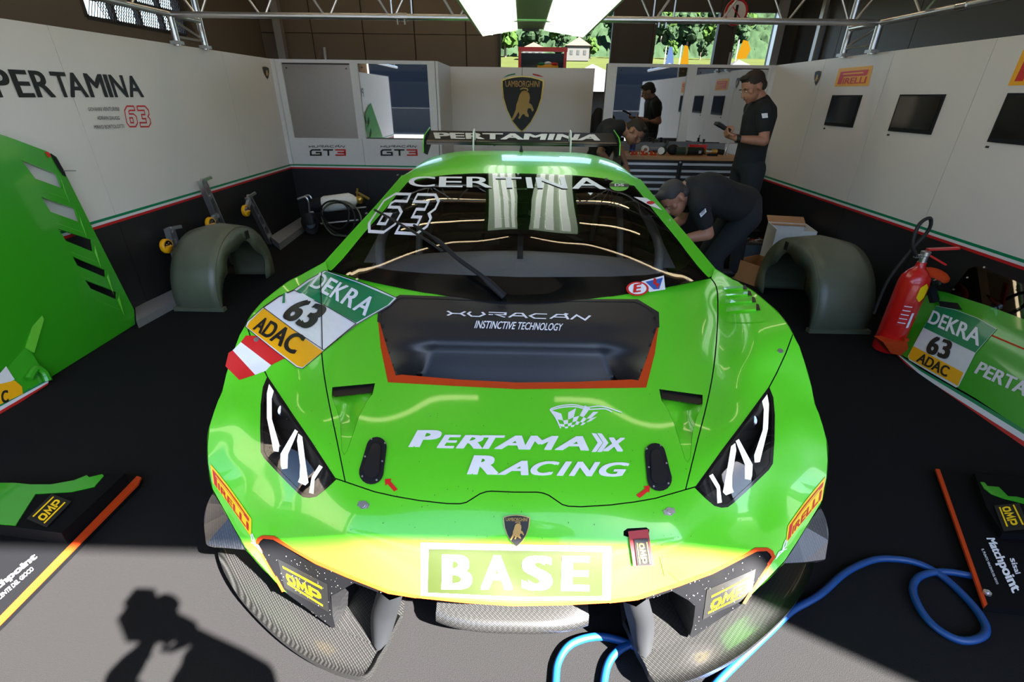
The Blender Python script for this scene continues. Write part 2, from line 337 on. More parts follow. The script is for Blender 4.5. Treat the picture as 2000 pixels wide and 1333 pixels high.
def strokes(lines, wd):
    V = []; F = []
    for ln in lines:
        closed = ln[0] == ln[-1] and len(ln) > 3; q = np.asarray(ln[:-1] if closed else ln, float); n = len(q); L = []
        for i in range(n):
            a = q[i-1] if (i > 0 or closed) else None; b = q[(i+1) % n] if (i < n-1 or closed) else None; ds = []
            if a is not None: d = q[i]-a; ds.append(d/np.hypot(*d))
            if b is not None: d = b-q[i]; ds.append(d/np.hypot(*d))
            nn = [np.array([-d[1], d[0]]) for d in ds]; mm = sum(nn); mm /= max(np.hypot(*mm), 1e-6); k = max(mm @ nn[0], .45); L.append(mm*wd/2/k)
        o = len(V)
        for i in range(n): V += [q[i]+L[i], q[i]-L[i]]
        for i in range(n if closed else n-1): j = (i+1) % n; F += [(o+2*i, o+2*i+1, o+2*j+1), (o+2*i, o+2*j+1, o+2*j)]
    return np.array(V), np.array(F)
def subq(quad, s0, t0, s1, t1): return quad_map(quad)(np.array([(s0, t0), (s1, t0), (s1, t1), (s0, t1)], float))
# ================================================================== RACE CAR
CAR = thing('race_car', (0, 3.1, 0), 'lime green number 63 racing coupe parked nose-out in the middle of the garage', 'race car')
def Z(x, y, z): return P(x, y, z=z)
def X(x, y, v): return P(x, y, x=v)
ctl = [Z(1008, 1181, .345), Z(1008, 1140, .385), Z(1008, 1100, .435), Z(1008, 1065, .48), Z(1009, 1020, .53), Z(1009, 965, .575), Z(1010, 900, .615), Z(1010, 840, .65), Z(1010, 750, .70), Z(1010, 680, .742), Z(1010, 630, .778), Z(1010, 588, .815), Z(1010, 560, .84),
 Z(1190, 1174, .34), Z(1245, 1169, .335), Z(1326, 1142, .335), Z(1391, 1118, .33), Z(1476, 1074, .32), Z(1510, 1087, .29), Z(1452, 1179, .20),
 Z(1180, 1070, .475), Z(1180, 980, .56), Z(1180, 870, .63), Z(1180, 760, .69), Z(1150, 584, .822), Z(1180, 680, .74),
 Z(1339, 957, .555), Z(1360, 871, .605), Z(1379, 796, .65), Z(1392, 732, .69), Z(1402, 609, .79), Z(1388, 543, .865), Z(1290, 564, .84), Z(1330, 1060, .47), Z(1260, 1000, .535),
 Z(1501, 759, .72), Z(1509, 811, .665), Z(1506, 905, .575), Z(1431, 980, .50), Z(1409, 989, .50), Z(1412, 879, .615), Z(1450, 830, .66),
 Z(1470, 700, .785), Z(1440, 740, .72), Z(1400, 800, .655), Z(1460, 640, .84), Z(1430, 590, .87), Z(1517, 729, .75),
 X(1549, 652, .99), X(1525, 616, .985), X(1502, 594, .975), X(1469, 567, .955), X(1442, 552, .945), X(1410, 533, .93), X(1395, 524, .92),
 X(1562, 676, 1.0), X(1577, 725, 1.01), X(1592, 789, 1.02), X(1600, 807, 1.022), X(1615, 860, 1.025), X(1617, 900, 1.02), X(1615, 935, 1.005), X(1604, 984, .985), X(1578, 1026, .95), X(1533, 1097, .87), X(1486, 1145, .79),
 Z(1560, 820, .66), Z(1565, 900, .56), Z(1530, 1000, .43), Z(1480, 1030, .42)]
if __name__ == 'chk':
    for p in ctl: print(np.round(p, 3))
BODY = CarSurf(ctl, 6e-3)
def uvr(pts): a = np.asarray(pts, float); return uv_of(a[:, 0], a[:, 1])
def sym(half):      # half outline (right side, centre top .. round .. centre bottom) as pixels -> full outline in uv
    h = uvr(half); h[0, 0] = 0; h[-1, 0] = 0; return np.concatenate([h, (h*[-1, 1])[::-1][1:-1]])
def flip(uv): return np.asarray(uv)*[-1, 1]
def sheet(name, loops, m, surf=None, gap=1.2, step=9, bstep=6, back=0., off=0., parent=None, label=None, backf=None):
    surf = surf or BODY; L = [inset(dens(loops[0], bstep), gap)]+[inset(dens(l, bstep), -gap) for l in loops[1:]]
    V, F = tri2d(L, step, bstep); p, n = surf.at(V)
    if off: p = p+n*off
    if back or backf is not None: p = p+uv_dir(V)*(back if backf is None else backf(V)[:, None])
    if backf is not None: n = None
    return mesh(name, p, orient(p, F, surf.at(V)[1]), m, parent or CAR, True, n, label=label)
seam = [(1388, 543), (1400, 564), (1402, 609), (1399, 669), (1392, 732), (1379, 796), (1360, 871), (1339, 957)]
seam = [tuple(p) for p in spl(seam, 5)]
front = [(1010, 962), (1050, 962), (1060, 963.5), (1072, 968), (1085, 977), (1098, 986), (1110, 989.5), (1135, 990.5), (1192, 987), (1240, 981), (1280, 974), (1339, 957)]
cowl = [(1010, 590), (1080, 588), (1152, 583), (1237, 571), (1300, 560), (1340, 552), (1388, 543)]
fb = [(1339, 957), (1360, 951), (1387, 914), (1412, 879), (1450, 830), (1501, 759), (1517, 729), (1535, 690), (1549, 652)]
fender_sil = [(1549, 652), (1540, 636), (1525, 616), (1502, 594), (1469, 567), (1442, 552), (1415, 536), (1395, 524), (1388, 543)]
sil = [(1549, 652), (1562, 676), (1572, 706), (1577, 725), (1586, 755), (1592, 789), (1600, 807), (1608, 832), (1615, 860), (1617.5, 900), (1615, 935), (1604, 984), (1578, 1026), (1556, 1062), (1533, 1097), (1510, 1121), (1486, 1145), (1452, 1179)]
lampR = [(1501, 762), (1507, 778), (1510, 811), (1509, 860), (1506, 905), (1499, 916), (1465, 949), (1431, 980), (1420, 988), (1409, 989), (1397, 986), (1379, 971), (1361, 953), (1387, 917), (1412, 882), (1450, 832)]
lip = [(1510, 1087), (1506, 1079), (1498, 1074), (1476, 1074), (1435, 1097), (1391, 1118), (1326, 1142), (1245, 1169), (1190, 1175), (1100, 1180), (1010, 1182)]
scoop = [(1010, 587.5), (1245, 589), (1281, 614), (1283, 640), (1277, 670), (1247, 746), (1180, 747), (1010, 749)]
scoop_s = [(1010, 589.6), (1120, 588.5), (1240, 590), (1262, 600), (1281, 616), (1283, 640), (1265, 695), (1247, 744), (1235, 742), (1120, 747), (1010, 748)]
orangeb = [(1010, 672), (1010, 761), (1120, 759), (1262, 758), (1270, 735), (1283, 660), (1283, 640), (1265, 695), (1247, 744), (1235, 742), (1120, 747), (1010, 748)]
nacaR = [(1289, 762), (1371, 773), (1371, 790), (1360, 815), (1352, 842), (1347, 895), (1343, 902), (1338, 895), (1318, 828), (1303, 795), (1293, 782)]
LS = sym(scoop_s); NR = uvr(nacaR); NL = flip(NR)
hood = sym(cowl+seam[1:]+front[::-1][1:])
sheet('bonnet', [hood, LS, NR, NL], 'green')
FR = uvr(seam[::-1]+fender_sil[::-1][1:]+fb[::-1][1:-1]); louv_boxes = []
# louvre slots in the right fender lie in a small screwed-on panel
sheet('front_fender', [FR], 'green'); sheet('front_fender', [flip(FR)], 'green')
tow = uvr([(1219, 1039), (1226, 1034), (1262, 1032), (1267, 1036), (1266, 1043), (1225, 1048), (1219, 1046)])
bump = sym(front[:-1]+fb[:-1]+sil+lip)
LR = uvr(lampR); LL = flip(LR)
sheet('front_bumper', [bump, inset(LR, -2), inset(LL, -2), tow], 'green')
sheet('headlight_surround', [inset(LR, -3.2), inset(LR, 3)], 'gloss_black', gap=0, off=.001); sheet('headlight_surround', [inset(LL, -3.2), inset(LL, 3)], 'gloss_black', gap=0, off=.001)
# black sheet behind the panels, puts the shade of the shut lines into colour
und = sym(cowl+fender_sil[::-1][1:]+sil+lip)
sheet('gap_underlay', [inset(und, 4), LR, LL, LS, NR, NL], 'gap_black', gap=0, step=22, bstep=14, back=.014)
sheet('scoop_trim', [sym(scoop[:1]+[(1240, 588)]+scoop[1:1]+[(1262, 597), (1284, 613), (1286, 640), (1279, 690), (1262, 758), (1120, 760), (1010, 761)]), LS], 'orange', gap=0, off=.0012, label='orange pinstripe framing the black bonnet outlet')
# black upper rim covers the orange above the shoulders
sheet('scoop_rim', [np.concatenate([uvr([(1010, 585.8)]), uvr([(1245, 586), (1286, 611), (1287, 640), (1283, 641), (1281, 616), (1262, 600), (1240, 590), (1120, 588.5), (1010, 589.6)]), flip(uvr([(1240, 590), (1262, 600), (1281, 616), (1283, 641), (1287, 640), (1286, 611), (1245, 586)]))])], 'scoop_black', gap=-.6, off=.002)
def tpsf(pts): a = np.array([p[:2] for p in pts]); uv = uvr(a); uv = np.concatenate([uv, flip(uv)]); v = np.array([p[2] for p in pts]*2); k = np.abs(uv[:, 0]) > 1; k[:len(pts)] = True; uv[np.abs(uv[:, 0]) <= 8, 0] = 0; return TPS(uv[k], v[k], 1e-4)
def sc_t(uv):
    uv = np.asarray(uv); u = np.abs(uv[:, 0]); v = uv[:, 1]; v0, v1 = SCV; t = np.clip((v-v0)/(v1-v0), 0, 1); pr = np.interp(t, [0, .25, .50, .56, .62, 1], [0, .018, .060, .082, .115, .215])
    ed = np.where(v > -20, 270-(v+20)*.33, 270-(-20-v)*.8); k = np.clip((ed-u)/np.interp(t, [0, .5, 1], [120, 105, 45]), 0, 1); return pr*k
SCV = (uvr([(1010, 589)])[0, 1], uvr([(1010, 748)])[0, 1])
sheet('bonnet_outlet', [LS], 'scoop_black', gap=-.8, step=7, bstep=5, backf=lambda V: np.clip(sc_t(V), 0, .3), label='matt black recessed outlet in the bonnet')
na_t = tpsf([(1340, 900, 0), (1330, 860, .004), (1350, 860, .004), (1300, 792, .0), (1368, 795, .0), (1330, 800, .035), (1345, 820, .028), (1335, 775, .05), (1295, 772, .045), (1366, 782, .045), (1330, 764, .055)])
for s_ in (1, -1):
    sheet('air_duct', [NR*[s_, 1]], 'green', gap=-.8, step=6, bstep=4, backf=lambda V: np.clip(na_t(V), 0, .1)); sheet('duct_slot', [uvr([(1290, 762), (1371, 773), (1371, 788), (1366, 791), (1299, 781), (1292, 776)])*[s_, 1]], 'black_print', gap=.6, back=.012)
# side skirts of the body below the visible edge
def side_panel(s):
    top = BODY.pos(uvr(spl([(1395, 524), (1442, 552), (1469, 567), (1502, 594), (1525, 616), (1549, 652), (1577, 725), (1592, 789), (1615, 860), (1617.5, 900), (1615, 935), (1604, 984), (1578, 1026), (1533, 1097), (1486, 1145), (1452, 1179)], 4)))
    V = []; F = []; K = 8
    for p in top:
        dy = (p[1]-1.82); zb = .14 if abs(dy) >= .40 else .34+math.sqrt(max(.16-dy*dy, 0)); zb = min(zb, p[2]-.02); zb = max(zb, .14)
        for k in range(K):
            t = k/(K-1); V.append((p[0]*s-(0 if k == 0 else s*(.004+.02*t*t)), p[1]+.02*t*(p[1] < 1.3), p[2]+(zb-p[2])*t))
    n = len(top)
    for i in range(n-1):
        for k in range(K-1): F.append((i*K+k, i*K+k+1, (i+1)*K+k+1, (i+1)*K+k))
    o = mesh('fender_side', V, F, 'green', CAR, True); fixn(o)
side_panel(1); side_panel(-1)
# headlights
def lamp(s):
    L = LR*[s, 1]; bt = tpsf([(1501, 762, .03), (1510, 811, .05), (1506, 905, .05), (1409, 989, .05), (1361, 953, .03), (1412, 882, .04), (1450, 832, .04), (1460, 900, .10), (1430, 940, .09), (1480, 850, .09)])
    h = sheet('headlight', [L], 'headlamp_in', gap=-.5, step=8, backf=lambda V: np.clip(bt(V), .02, .14), label='dark headlight unit with white light strips')
    wall_p = dens(inset(L, .4), 8); a = BODY.pos(wall_p); b = BODY.pos(wall_p)+uv_dir(wall_p)*np.clip(bt(wall_p), .02, .14)[:, None]; n = len(a)
    mesh('headlight_wall', np.concatenate([a, b]), [(i, (i+1) % n, n+(i+1) % n, n+i) for i in range(n)], 'gloss_black', h, True)
    def strip(q, bk, m='led', nm='light_strip'):
        q = dens(uvr(q)*[s, 1], 6); a = BODY.pos(q)+uv_dir(q)*bk; V, F = tri2d([q], 10, 6); p = BODY.pos(V)+uv_dir(V)*bk; p2 = p+uv_dir(V)*.012; o = mesh(nm, p, F, m, h)
        mesh('light_strip_back', p2, F, 'headlamp_in', h)
    strip([(1487, 778), (1498, 768), (1502, 790), (1500, 838), (1484, 903), (1474, 904), (1473, 890), (1490, 840), (1492, 800)], .028)
    strip([(1437, 862), (1443, 858), (1470, 908), (1469, 930), (1466, 938), (1455, 936), (1455, 908)], .035)
    strip([(1428, 872), (1436, 866), (1438, 880), (1430, 928), (1430, 953), (1433, 962), (1418, 968), (1412, 962), (1420, 920)], .033)
    strip([(1385, 930), (1392, 926), (1406, 950), (1410, 982), (1401, 984), (1400, 955)], .03)
    c = BODY.pos(uvr([(1466, 822)])*[s, 1])[0]; d = uv_dir(uvr([(1466, 822)])*[s, 1])[0]; c = c+d*.06
    b_ = MB(); b_.lathe([(0, 0), (.020, .002), (.026, .01), (.03, .03), (.03, .05)], c, d, 20); b_.build('projector_lens', 'chrome', h, True)
    sheet('lamp_cover', [L], 'lamp_glass', gap=1.5, off=.0, parent=h)
lamp(1); lamp(-1)
# ---- louvred panel on the fenders
def fender_louvre(s):
    pn = sheet('louvre_panel', [uvr(spl([(1422, 548), (1408, 556), (1409, 590), (1413, 612), (1418, 628), (1440, 631), (1488, 630), (1492, 622), (1474, 585), (1450, 558), (1436, 549)], 2, True))*[s, 1]], 'green', gap=0, off=.0028)
    for (x0, y0, x1, y1, hh) in ((1415, 562, 1452, 560, 8), (1417, 573, 1461, 571, 9), (1419, 586, 1469, 583, 10), (1421, 600, 1477, 597, 12)):
        top = [(x0+(x1-x0)*t, y0+(y1-y0)*t) for t in np.linspace(0, 1, 6)]; bot = [(x0+2+(x1-x0-2)*t, y0+hh+(y1-y0)*t) for t in np.linspace(0, 1, 6)]
        pt, nt_ = BODY.at(uvr(top)*[s, 1]); pb_, nb_ = BODY.at(uvr(bot)*[s, 1]); V = np.concatenate([pt+nt_*.004, pb_+nb_*.013, pb_+nb_*.003]); F = [(i, i+1, 7+i, 6+i) for i in range(5)]+[(6+i, 7+i, 13+i, 12+i) for i in range(5)]+[(5, 17, 11), (0, 6, 12)]
        o = mesh('louvre', V, F, 'green', pn); fixn(o); decal_uv('louvre_gap', uvr([(x1, y1-1), (x1+5, y1), (x1+8, y1+hh), (x1, y1+hh)])*[s, 1], 'black_print', .006, pn)
def decal_uv(name, uv, m, off, parent, step=8): V, F = tri2d([uv], step); p, n = BODY.at(V); p = p+n*off; return mesh(name, p, orient(p, F, n), m, parent, True, n)
fender_louvre(1)
# ---- lower corner panels, strakes, splitter
lowc = [Z(1245, 1169, .335), Z(1326, 1142, .335), Z(1391, 1118, .33), Z(1476, 1074, .32), Z(1510, 1087, .29), Z(1480, 1133, .245), Z(1452, 1179, .19), Z(1353, 1245, .09), Z(1400, 1215, .125), Z(1320, 1180, .26), Z(1357, 1182, .235), Z(1420, 1130, .27), Z(1380, 1170, .235)]
LOW = CarSurf(lowc)
cp_ = uvr([(1245, 1169), (1326, 1142), (1391, 1118), (1435, 1097), (1476, 1074), (1498, 1074), (1506, 1079), (1510, 1087), (1480, 1133), (1452, 1179), (1400, 1213), (1353, 1246), (1348, 1243), (1354, 1222), (1358, 1184), (1345, 1173), (1313, 1155), (1279, 1166), (1262, 1172)])
ob = uvr([(1190, 1172), (1245, 1165), (1326, 1138), (1391, 1114), (1435, 1093), (1475, 1070), (1499, 1070), (1509, 1076), (1514, 1088), (1484, 1133), (1455, 1180), (1450, 1178), (1479, 1130), (1507, 1088), (1503, 1081), (1497, 1076), (1477, 1077), (1391, 1121), (1326, 1145), (1245, 1172), (1190, 1178)])
for s in (1, -1):
    sheet('corner_panel', [cp_*[s, 1]], 'satin_black', surf=LOW, gap=-.5, step=8)
    sheet('corner_pinstripe', [ob*[s, 1]], 'orange', gap=-.3, step=8, off=.002)
sheet('lip_pinstripe', [sym([(1010, 1179.5), (1100, 1178), (1190, 1172.5), (1190, 1178), (1100, 1183), (1010, 1185)])], 'orange', gap=0, off=.001)
def G3(px, py, z, s): p = Z(px, py, z); return np.array([abs(p[0])*s, p[1], p[2]])
for s in (1, -1):
    # splitter blade
    out = [(1590, 1100), (1578, 1138), (1550, 1186), (1510, 1230), (1459, 1274), (1408, 1307), (1357, 1331), (1310, 1343), (1284, 1342), (1268, 1325), (1258, 1303), (1243, 1276), (1230, 1245), (1217, 1217)]
    inn = [(1545, 1080), (1510, 1110), (1480, 1145), (1450, 1180), (1400, 1215), (1352, 1246), (1310, 1262), (1290, 1268), (1275, 1270), (1270, 1262), (1266, 1255), (1256, 1240), (1243, 1222), (1228, 1200)]
    o3 = [G3(x, y, .085 if i < 2 else .075, s) for i, (x, y) in enumerate(out)]; i3 = [G3(x, y, .075, s) for x, y in inn]
    o3 = spl(o3, 4); i3 = spl(i3, 4); V = []; F = []; n = len(o3); rows = 7
    for a, b in zip(o3, i3):
        for k in range(rows):
            t = k/(rows-1); p = a*(1-t)+b*t; p = p.copy(); p[2] = .068+.022*max(0, 1-t*3.2)**2; V.append(p)
        V.append(b+[0, .3, 0]); V.append(b+[0, .3, -.03]); V.append(np.array([a[0], a[1]+.003, .06]))
    R = rows+3
    for i in range(n-1):
        for k in range(R): j = (k+1) % R; F.append((i*R+k, (i+1)*R+k, (i+1)*R+j, i*R+j))
    F += [tuple(range(R)), tuple((n-1)*R+k for k in range(R))[::-1]]
    o = mesh('splitter_blade', V, F, 'carbon', CAR, True); fix_smooth(o, 50)
    # strake between the centre intake and the corner intake
    prof = [(1217, 1176, .33, 0), (1222, 1200, .25, .0), (1228, 1222, .18, 0), (1236, 1252, .12, 0), (1245, 1278, .078, 0)]
    prof2 = [(1262, 1172, .33), (1272, 1195, .27), (1278, 1215, .21), (1277, 1245, .13), (1273, 1272, .078)]
    a = [G3(x, y, z, s) for x, y, z, _ in prof]; b = [G3(x, y, z, s) for x, y, z in prof2]; a = spl(a, 4); b = spl(b, 4); n = len(a); V = []; F = []
    for p, q in zip(a, b):
        m_ = (p+q)/2+[0, -.018, 0]; V += [p+[0, .25, 0], p, m_, q, q+[0, .25, 0]]
    for i in range(n-1):
        for k in range(4): F.append((i*5+k, i*5+k+1, i*5+k+6, i*5+k+5))
    o = mesh('intake_strake', V, F, 'matte_black', CAR, True); fixn(o)
    # corner intake: carbon inner wall, floor and dark mesh at the back
    c = [G3(x, y, z, s) for x, y, z in [(1313, 1155, .29), (1358, 1184, .235), (1354, 1222, .14), (1348, 1244, .085)]]; b = MB(); V = [p for p in c]+[p+[-.03*s, .14, 0] for p in c]
    b.add(V, [(i, i+1, 5+i, 4+i) for i in range(3)]); b.build('intake_wall', 'carbon_fine', CAR)
    b = MB(); q0 = G3(1275, 1272, .072, s); q1 = G3(1350, 1244, .072, s); b.add([q0, q1, q1+[-.03*s, .16, .01], q0+[0, .16, .01]], [(0, 1, 2, 3)]); b.build('intake_floor', 'carbon', CAR)
    mm = MB(); x0, x1 = sorted((q0[0]-.0*s, q1[0]-.02*s)); yb_ = q1[1]+.13; mm.box(((x0+x1)/2, yb_+.02, .19), (x1-x0+.02, .01, .22))
    for k in range(12): mm.box(((x0+x1)/2, yb_, .08+k*.02), (x1-x0+.05, .004, .003)); mm.box((x0+(x1-x0+.03)*k/11, yb_, .19), (.003, .004, .25))
    mm.build('intake_mesh', 'black_print', CAR)
    # dive plane
    cn = [(1601, 989, .39), (1612, 1012, .36), (1618, 1043, .325), (1614, 1080, .285), (1607, 1097, .27), (1570, 1099, .265), (1530, 1101, .262)]; c3 = [G3(x, y, z, s) for x, y, z in cn]
    inner = [BODY.pos(uvr([q])*[s, 1])[0]+[-.03*s, .03, -.01] for q in [(1533, 1097), (1578, 1026), (1598, 990)]]; pol = [Vector(p) for p in list(spl(c3, 3))+inner]
    b = MB(); b.prism(pol, (0, .004, -.006)); o = b.build('dive_plane', 'carbon_fine', CAR); fixn(o)
# centre section of the splitter
b = MB(); V = []; F = []; xs = np.linspace(-1, 1, 33); rows = [(1176, .16, .17), (1186, .135, 0), (1212, .125, 0), (1222, .12, 0), (1233, .105, 0), (1239, .09, 0)]
for t in xs:
    for j, (py, z, bk) in enumerate(rows):
        px = 1010+t*(206 if j > 1 else 210); yy = py-(abs(t)**3*(20 if j > 1 else 4)); p = Z(1010, yy, z); V.append((t*.245 if 1 else 0, p[1]+bk, z))
    V.append((t*.245, P(1010, 1239-abs(t)**3*20, z=.09)[1]+.02, .06)); V.append((t*.245, 1.25, .06))
R = len(rows)+2
for i in range(len(xs)-1):
    for k in range(R-1): F.append((i*R+k, i*R+k+1, (i+1)*R+k+1, (i+1)*R+k))
o = mesh('splitter_centre', V, F, 'carbon', CAR, True); fixn(o)
b = MB(); b.box((0, 1.22, .25), (.84, .02, .32)); b.box((0, 2.25, .10), (1.6, 1.8, .03)); b.build('underfloor', 'gap_black', CAR)
# ---- windscreen, pillars, roof
WSC = CarSurf([Z(1010, 592, .812), Z(1150, 585, .82), Z(1237, 572, .835), Z(1340, 553, .855), Z(1384, 542, .87), Z(1397, 526, .875), Z(1362, 519, .905), Z(1330, 482, .955), Z(1280, 417, 1.055), Z(1237, 362, 1.145), Z(1301, 413, 1.04), Z(1250, 352, 1.145), Z(1012, 336, 1.197), Z(1110, 340, 1.19), Z(1180, 348, 1.175), Z(1010, 450, 1.05), Z(1010, 520, .93), Z(1150, 450, 1.04), Z(1010, 390, 1.13)], 8e-3)
glass_out = [(1012, 338), (1110, 341), (1165, 346), (1212, 355), (1237, 362), (1258, 388), (1280, 417), (1322, 468), (1361, 519), (1378, 538), (1382, 543), (1340, 554), (1300, 562), (1237, 573), (1152, 586), (1080, 590), (1012, 592)]
clear = [(1012, 368), (1110, 372), (1170, 377), (1232, 386), (1246, 393), (1262, 410), (1300, 455), (1334, 492), (1345, 508), (1345, 514), (1338, 522), (1322, 530), (1260, 537), (1195, 540), (1100, 541), (1012, 541)]
GO = sym(glass_out); CL = sym(clear)
sheet('windscreen_border', [inset(GO, .5), CL], 'gloss_black', surf=WSC, gap=0, off=-.002, step=12)
WG = sheet('windscreen', [GO], 'windscreen', surf=WSC, gap=1, off=.001, step=14)
pil = uvr([(1237, 362), (1258, 388), (1280, 417), (1322, 468), (1361, 519), (1378, 538), (1384, 543), (1390, 540), (1397, 526), (1350, 470), (1301, 413), (1275, 381), (1250, 350)])
for s in (1, -1): sheet('windscreen_pillar', [pil*[s, 1]], 'green', surf=WSC, gap=0, off=.002, step=7)
def lofted(name, rows, m, k=6, parent=None, close=False):
    rows = [spl([np.array(p) for p in r], k) for r in rows]; rows = np.array(rows); cols = [spl(rows[:, j], k) for j in range(rows.shape[1])]; G = np.array(cols).transpose(1, 0, 2); a, b_, _ = G.shape
    V = G.reshape(-1, 3); F = [(i*b_+j, i*b_+j+1, (i+1)*b_+j+1, (i+1)*b_+j) for i in range(a-1) for j in range(b_-1)]; o = mesh(name, V, F, m, parent or CAR, True); return o
def msym(half): h = [tuple(p) for p in half]; return [(-x, y, z) for x, y, z in h[::-1][:-1]]+h
W = lambda x, y: WSC.pos(uvr([(x, y)]))[0]
r0 = [W(1012, 339)*[0, 1, 1], W(1110, 342), W(1180, 349), W(1237, 363), W(1250, 351)]
roof = [msym(r0), msym([(0, 3.2, 1.226), (.28, 3.2, 1.223), (.5, 3.2, 1.212), (.66, 3.2, 1.188), (.705, 3.2, 1.168)]), msym([(0, 3.65, 1.246), (.28, 3.65, 1.243), (.48, 3.65, 1.234), (.64, 3.65, 1.205), (.69, 3.65, 1.175)]), msym([(0, 4.1, 1.205), (.28, 4.1, 1.203), (.47, 4.1, 1.195), (.62, 4.1, 1.16), (.67, 4.1, 1.13)]), msym([(0, 4.6, 1.08), (.26, 4.6, 1.075), (.42, 4.6, 1.06), (.58, 4.6, 1.03), (.63, 4.6, 1.0)]), msym([(0, 5.15, .93), (.24, 5.15, .93), (.4, 5.15, .92), (.54, 5.15, .90), (.6, 5.15, .88)])]
RF = lofted('roof', roof, 'green')
for s in (1, -1):   # shoulders, doors, rear fenders, sills
    E = [(.93, 2.19, .865), (.80, 2.75, 1.04), (.705, 3.2, 1.165), (.69, 3.65, 1.17), (.67, 4.1, 1.125), (.63, 4.6, 1.0), (.6, 5.15, .88)]; S_ = [(.94, 2.22, .85), (.93, 2.75, .84), (.93, 3.2, .84), (.94, 3.65, .86), (.98, 4.1, .895), (.99, 4.6, .90), (.93, 5.15, .85)]
    q = [[(s*e[0], e[1], e[2]), (s*(e[0]*.5+w_[0]*.5+.01), e[1], e[2]*.5+w_[2]*.5), (s*w_[0], w_[1], w_[2])] for e, w_ in zip(E, S_)]
    o = lofted('side_window', q[:4], 'gloss_black', 5); fixn(o); o = lofted('rear_quarter', q[3:], 'green', 5); fixn(o)
    bd = []
    for w_ in S_:
        arch = abs(w_[1]-4.44) < .45
        bd.append([(s*w_[0], w_[1], w_[2]), (s*(w_[0]+.03), w_[1], w_[2]-.08), (s*(w_[0]+.04), w_[1], .55), (s*(w_[0]+.03), w_[1], .3), (s*w_[0], w_[1], .13)])
    o = lofted('door', bd[:4], 'green', 5); fixn(o); o = lofted('rear_fender', bd[3:], 'green', 5); fixn(o)
b = MB(); b.box((0, 5.17, .5), (1.86, .04, .72)); b.build('rear_bumper', 'matte_black', CAR)
for s in (1, -1):
    for y in (1.82, 4.44):
        b = MB(); b.lathe([(.2, 0), (.33, .0), (.35, .03), (.35, .25), (.33, .28), (.2, .28)], (s*.70, y, .35), (s, 0, 0), 28); o = b.build('tyre', 'tyre', CAR, True)
        b = MB(); b.lathe([(.05, .2), (.2, .24), (.21, .27), (.21, .0)], (s*.70, y, .35), (s, 0, 0), 24)
        for k in range(5): a = 2*math.pi*k/5; b.bar((s*.95, y, .35), (s*.95, y+.2*math.cos(a), .35+.2*math.sin(a)), .05, .03)
        b.build('rim', 'rim', CAR)
# ---- rear wing
wg = []
for x in np.linspace(-.95, .95, 21): wg.append([(x, 5.1, 1.195), (x, 5.09, 1.185), (x, 5.12, 1.175), (x, 5.25, 1.20), (x, 5.40, 1.268), (x, 5.41, 1.275), (x, 5.3, 1.245), (x, 5.18, 1.212)])
V = np.array(wg).reshape(-1, 3); F = [(i*8+k, i*8+(k+1) % 8, (i+1)*8+(k+1) % 8, (i+1)*8+k) for i in range(20) for k in range(8)]
WING = mesh('wing_plane', V, F, 'carbon_fine', CAR, True); fix_smooth(WING, 50)
b = MB(); b.bar((-.95, 5.1, 1.182), (.95, 5.1, 1.182), .012, .03); b.build('wing_leading_edge', 'gloss_black', CAR)
for s in (1, -1):
    b = MB(); b.prism([(s*.955, 5.0, 1.10), (s*.955, 5.03, 1.20), (s*.955, 5.12, 1.25), (s*.955, 5.45, 1.30), (s*.955, 5.47, 1.15), (s*.955, 5.2, 1.06)], (s*.008, 0, 0)); b.build('wing_endplate', 'matte_black', CAR)
    b = MB(); b.loft([(s*.96, 5.0, 1.10), (s*.96, 5.03, 1.20), (s*.96, 5.12, 1.25), (s*.96, 5.45, 1.30)], .006, 6); b.build('endplate_edge', 'green', CAR, True)
    b = MB(); q = [(s*.47, 4.95, 1.05), (s*.47, 4.96, 1.2), (s*.47, 5.02, 1.30), (s*.47, 5.12, 1.315), (s*.47, 5.22, 1.24), (s*.47, 5.18, 1.19), (s*.47, 5.1, 1.26), (s*.47, 5.04, 1.2), (s*.47, 5.05, .95)]; b.prism(q, (.012, 0, 0)); b.build('wing_strut', 'frame_white', CAR)
# ---- cockpit seen through the glass
b = MB(); b.box((0, 3.4, .5), (1.5, 2.2, .05)); b.box((0, 4.3, .75), (1.3, .05, .6)); b.box((0, 3.3, .55), (.3, 1.6, .15)); b.build('cockpit_tub', 'cockpit', CAR)
dr = [msym([(0, 1.98, .80), (.4, 2.0, .80), (.72, 2.1, .80)]), msym([(0, 2.3, .835), (.4, 2.3, .83), (.75, 2.3, .82)]), msym([(0, 2.62, .83), (.4, 2.6, .82), (.76, 2.55, .80)]), msym([(0, 2.72, .72), (.4, 2.7, .70), (.76, 2.66, .70)])]
lofted('dashboard', dr, 'suede')
def tube(name, pts, r, m, parent, k=6, n=10, closed=False, label=None): b = MB(); b.loft(spl(pts, k, closed), r, n, closed=closed); return b.build(name, m, parent, True, label=label)
for s in (1, -1):
    tube('roll_cage_tube', [(s*.70, 2.32, .80), (s*.72, 2.45, .93), (s*.68, 2.75, 1.05), (s*.62, 3.05, 1.14), (s*.60, 3.4, 1.17)], .024, 'cage', CAR); tube('roll_cage_tube', [(s*.60, 2.75, .72), (s*.60, 2.9, .95), (s*.60, 3.05, 1.12)], .02, 'cage', CAR)
    b = MB(); b.prism([(s*.70, 2.36, .83), (s*.80, 2.36, .83), (s*.74, 2.5, .95)], (0, .01, 0)); b.build('cage_gusset', 'cage', CAR)
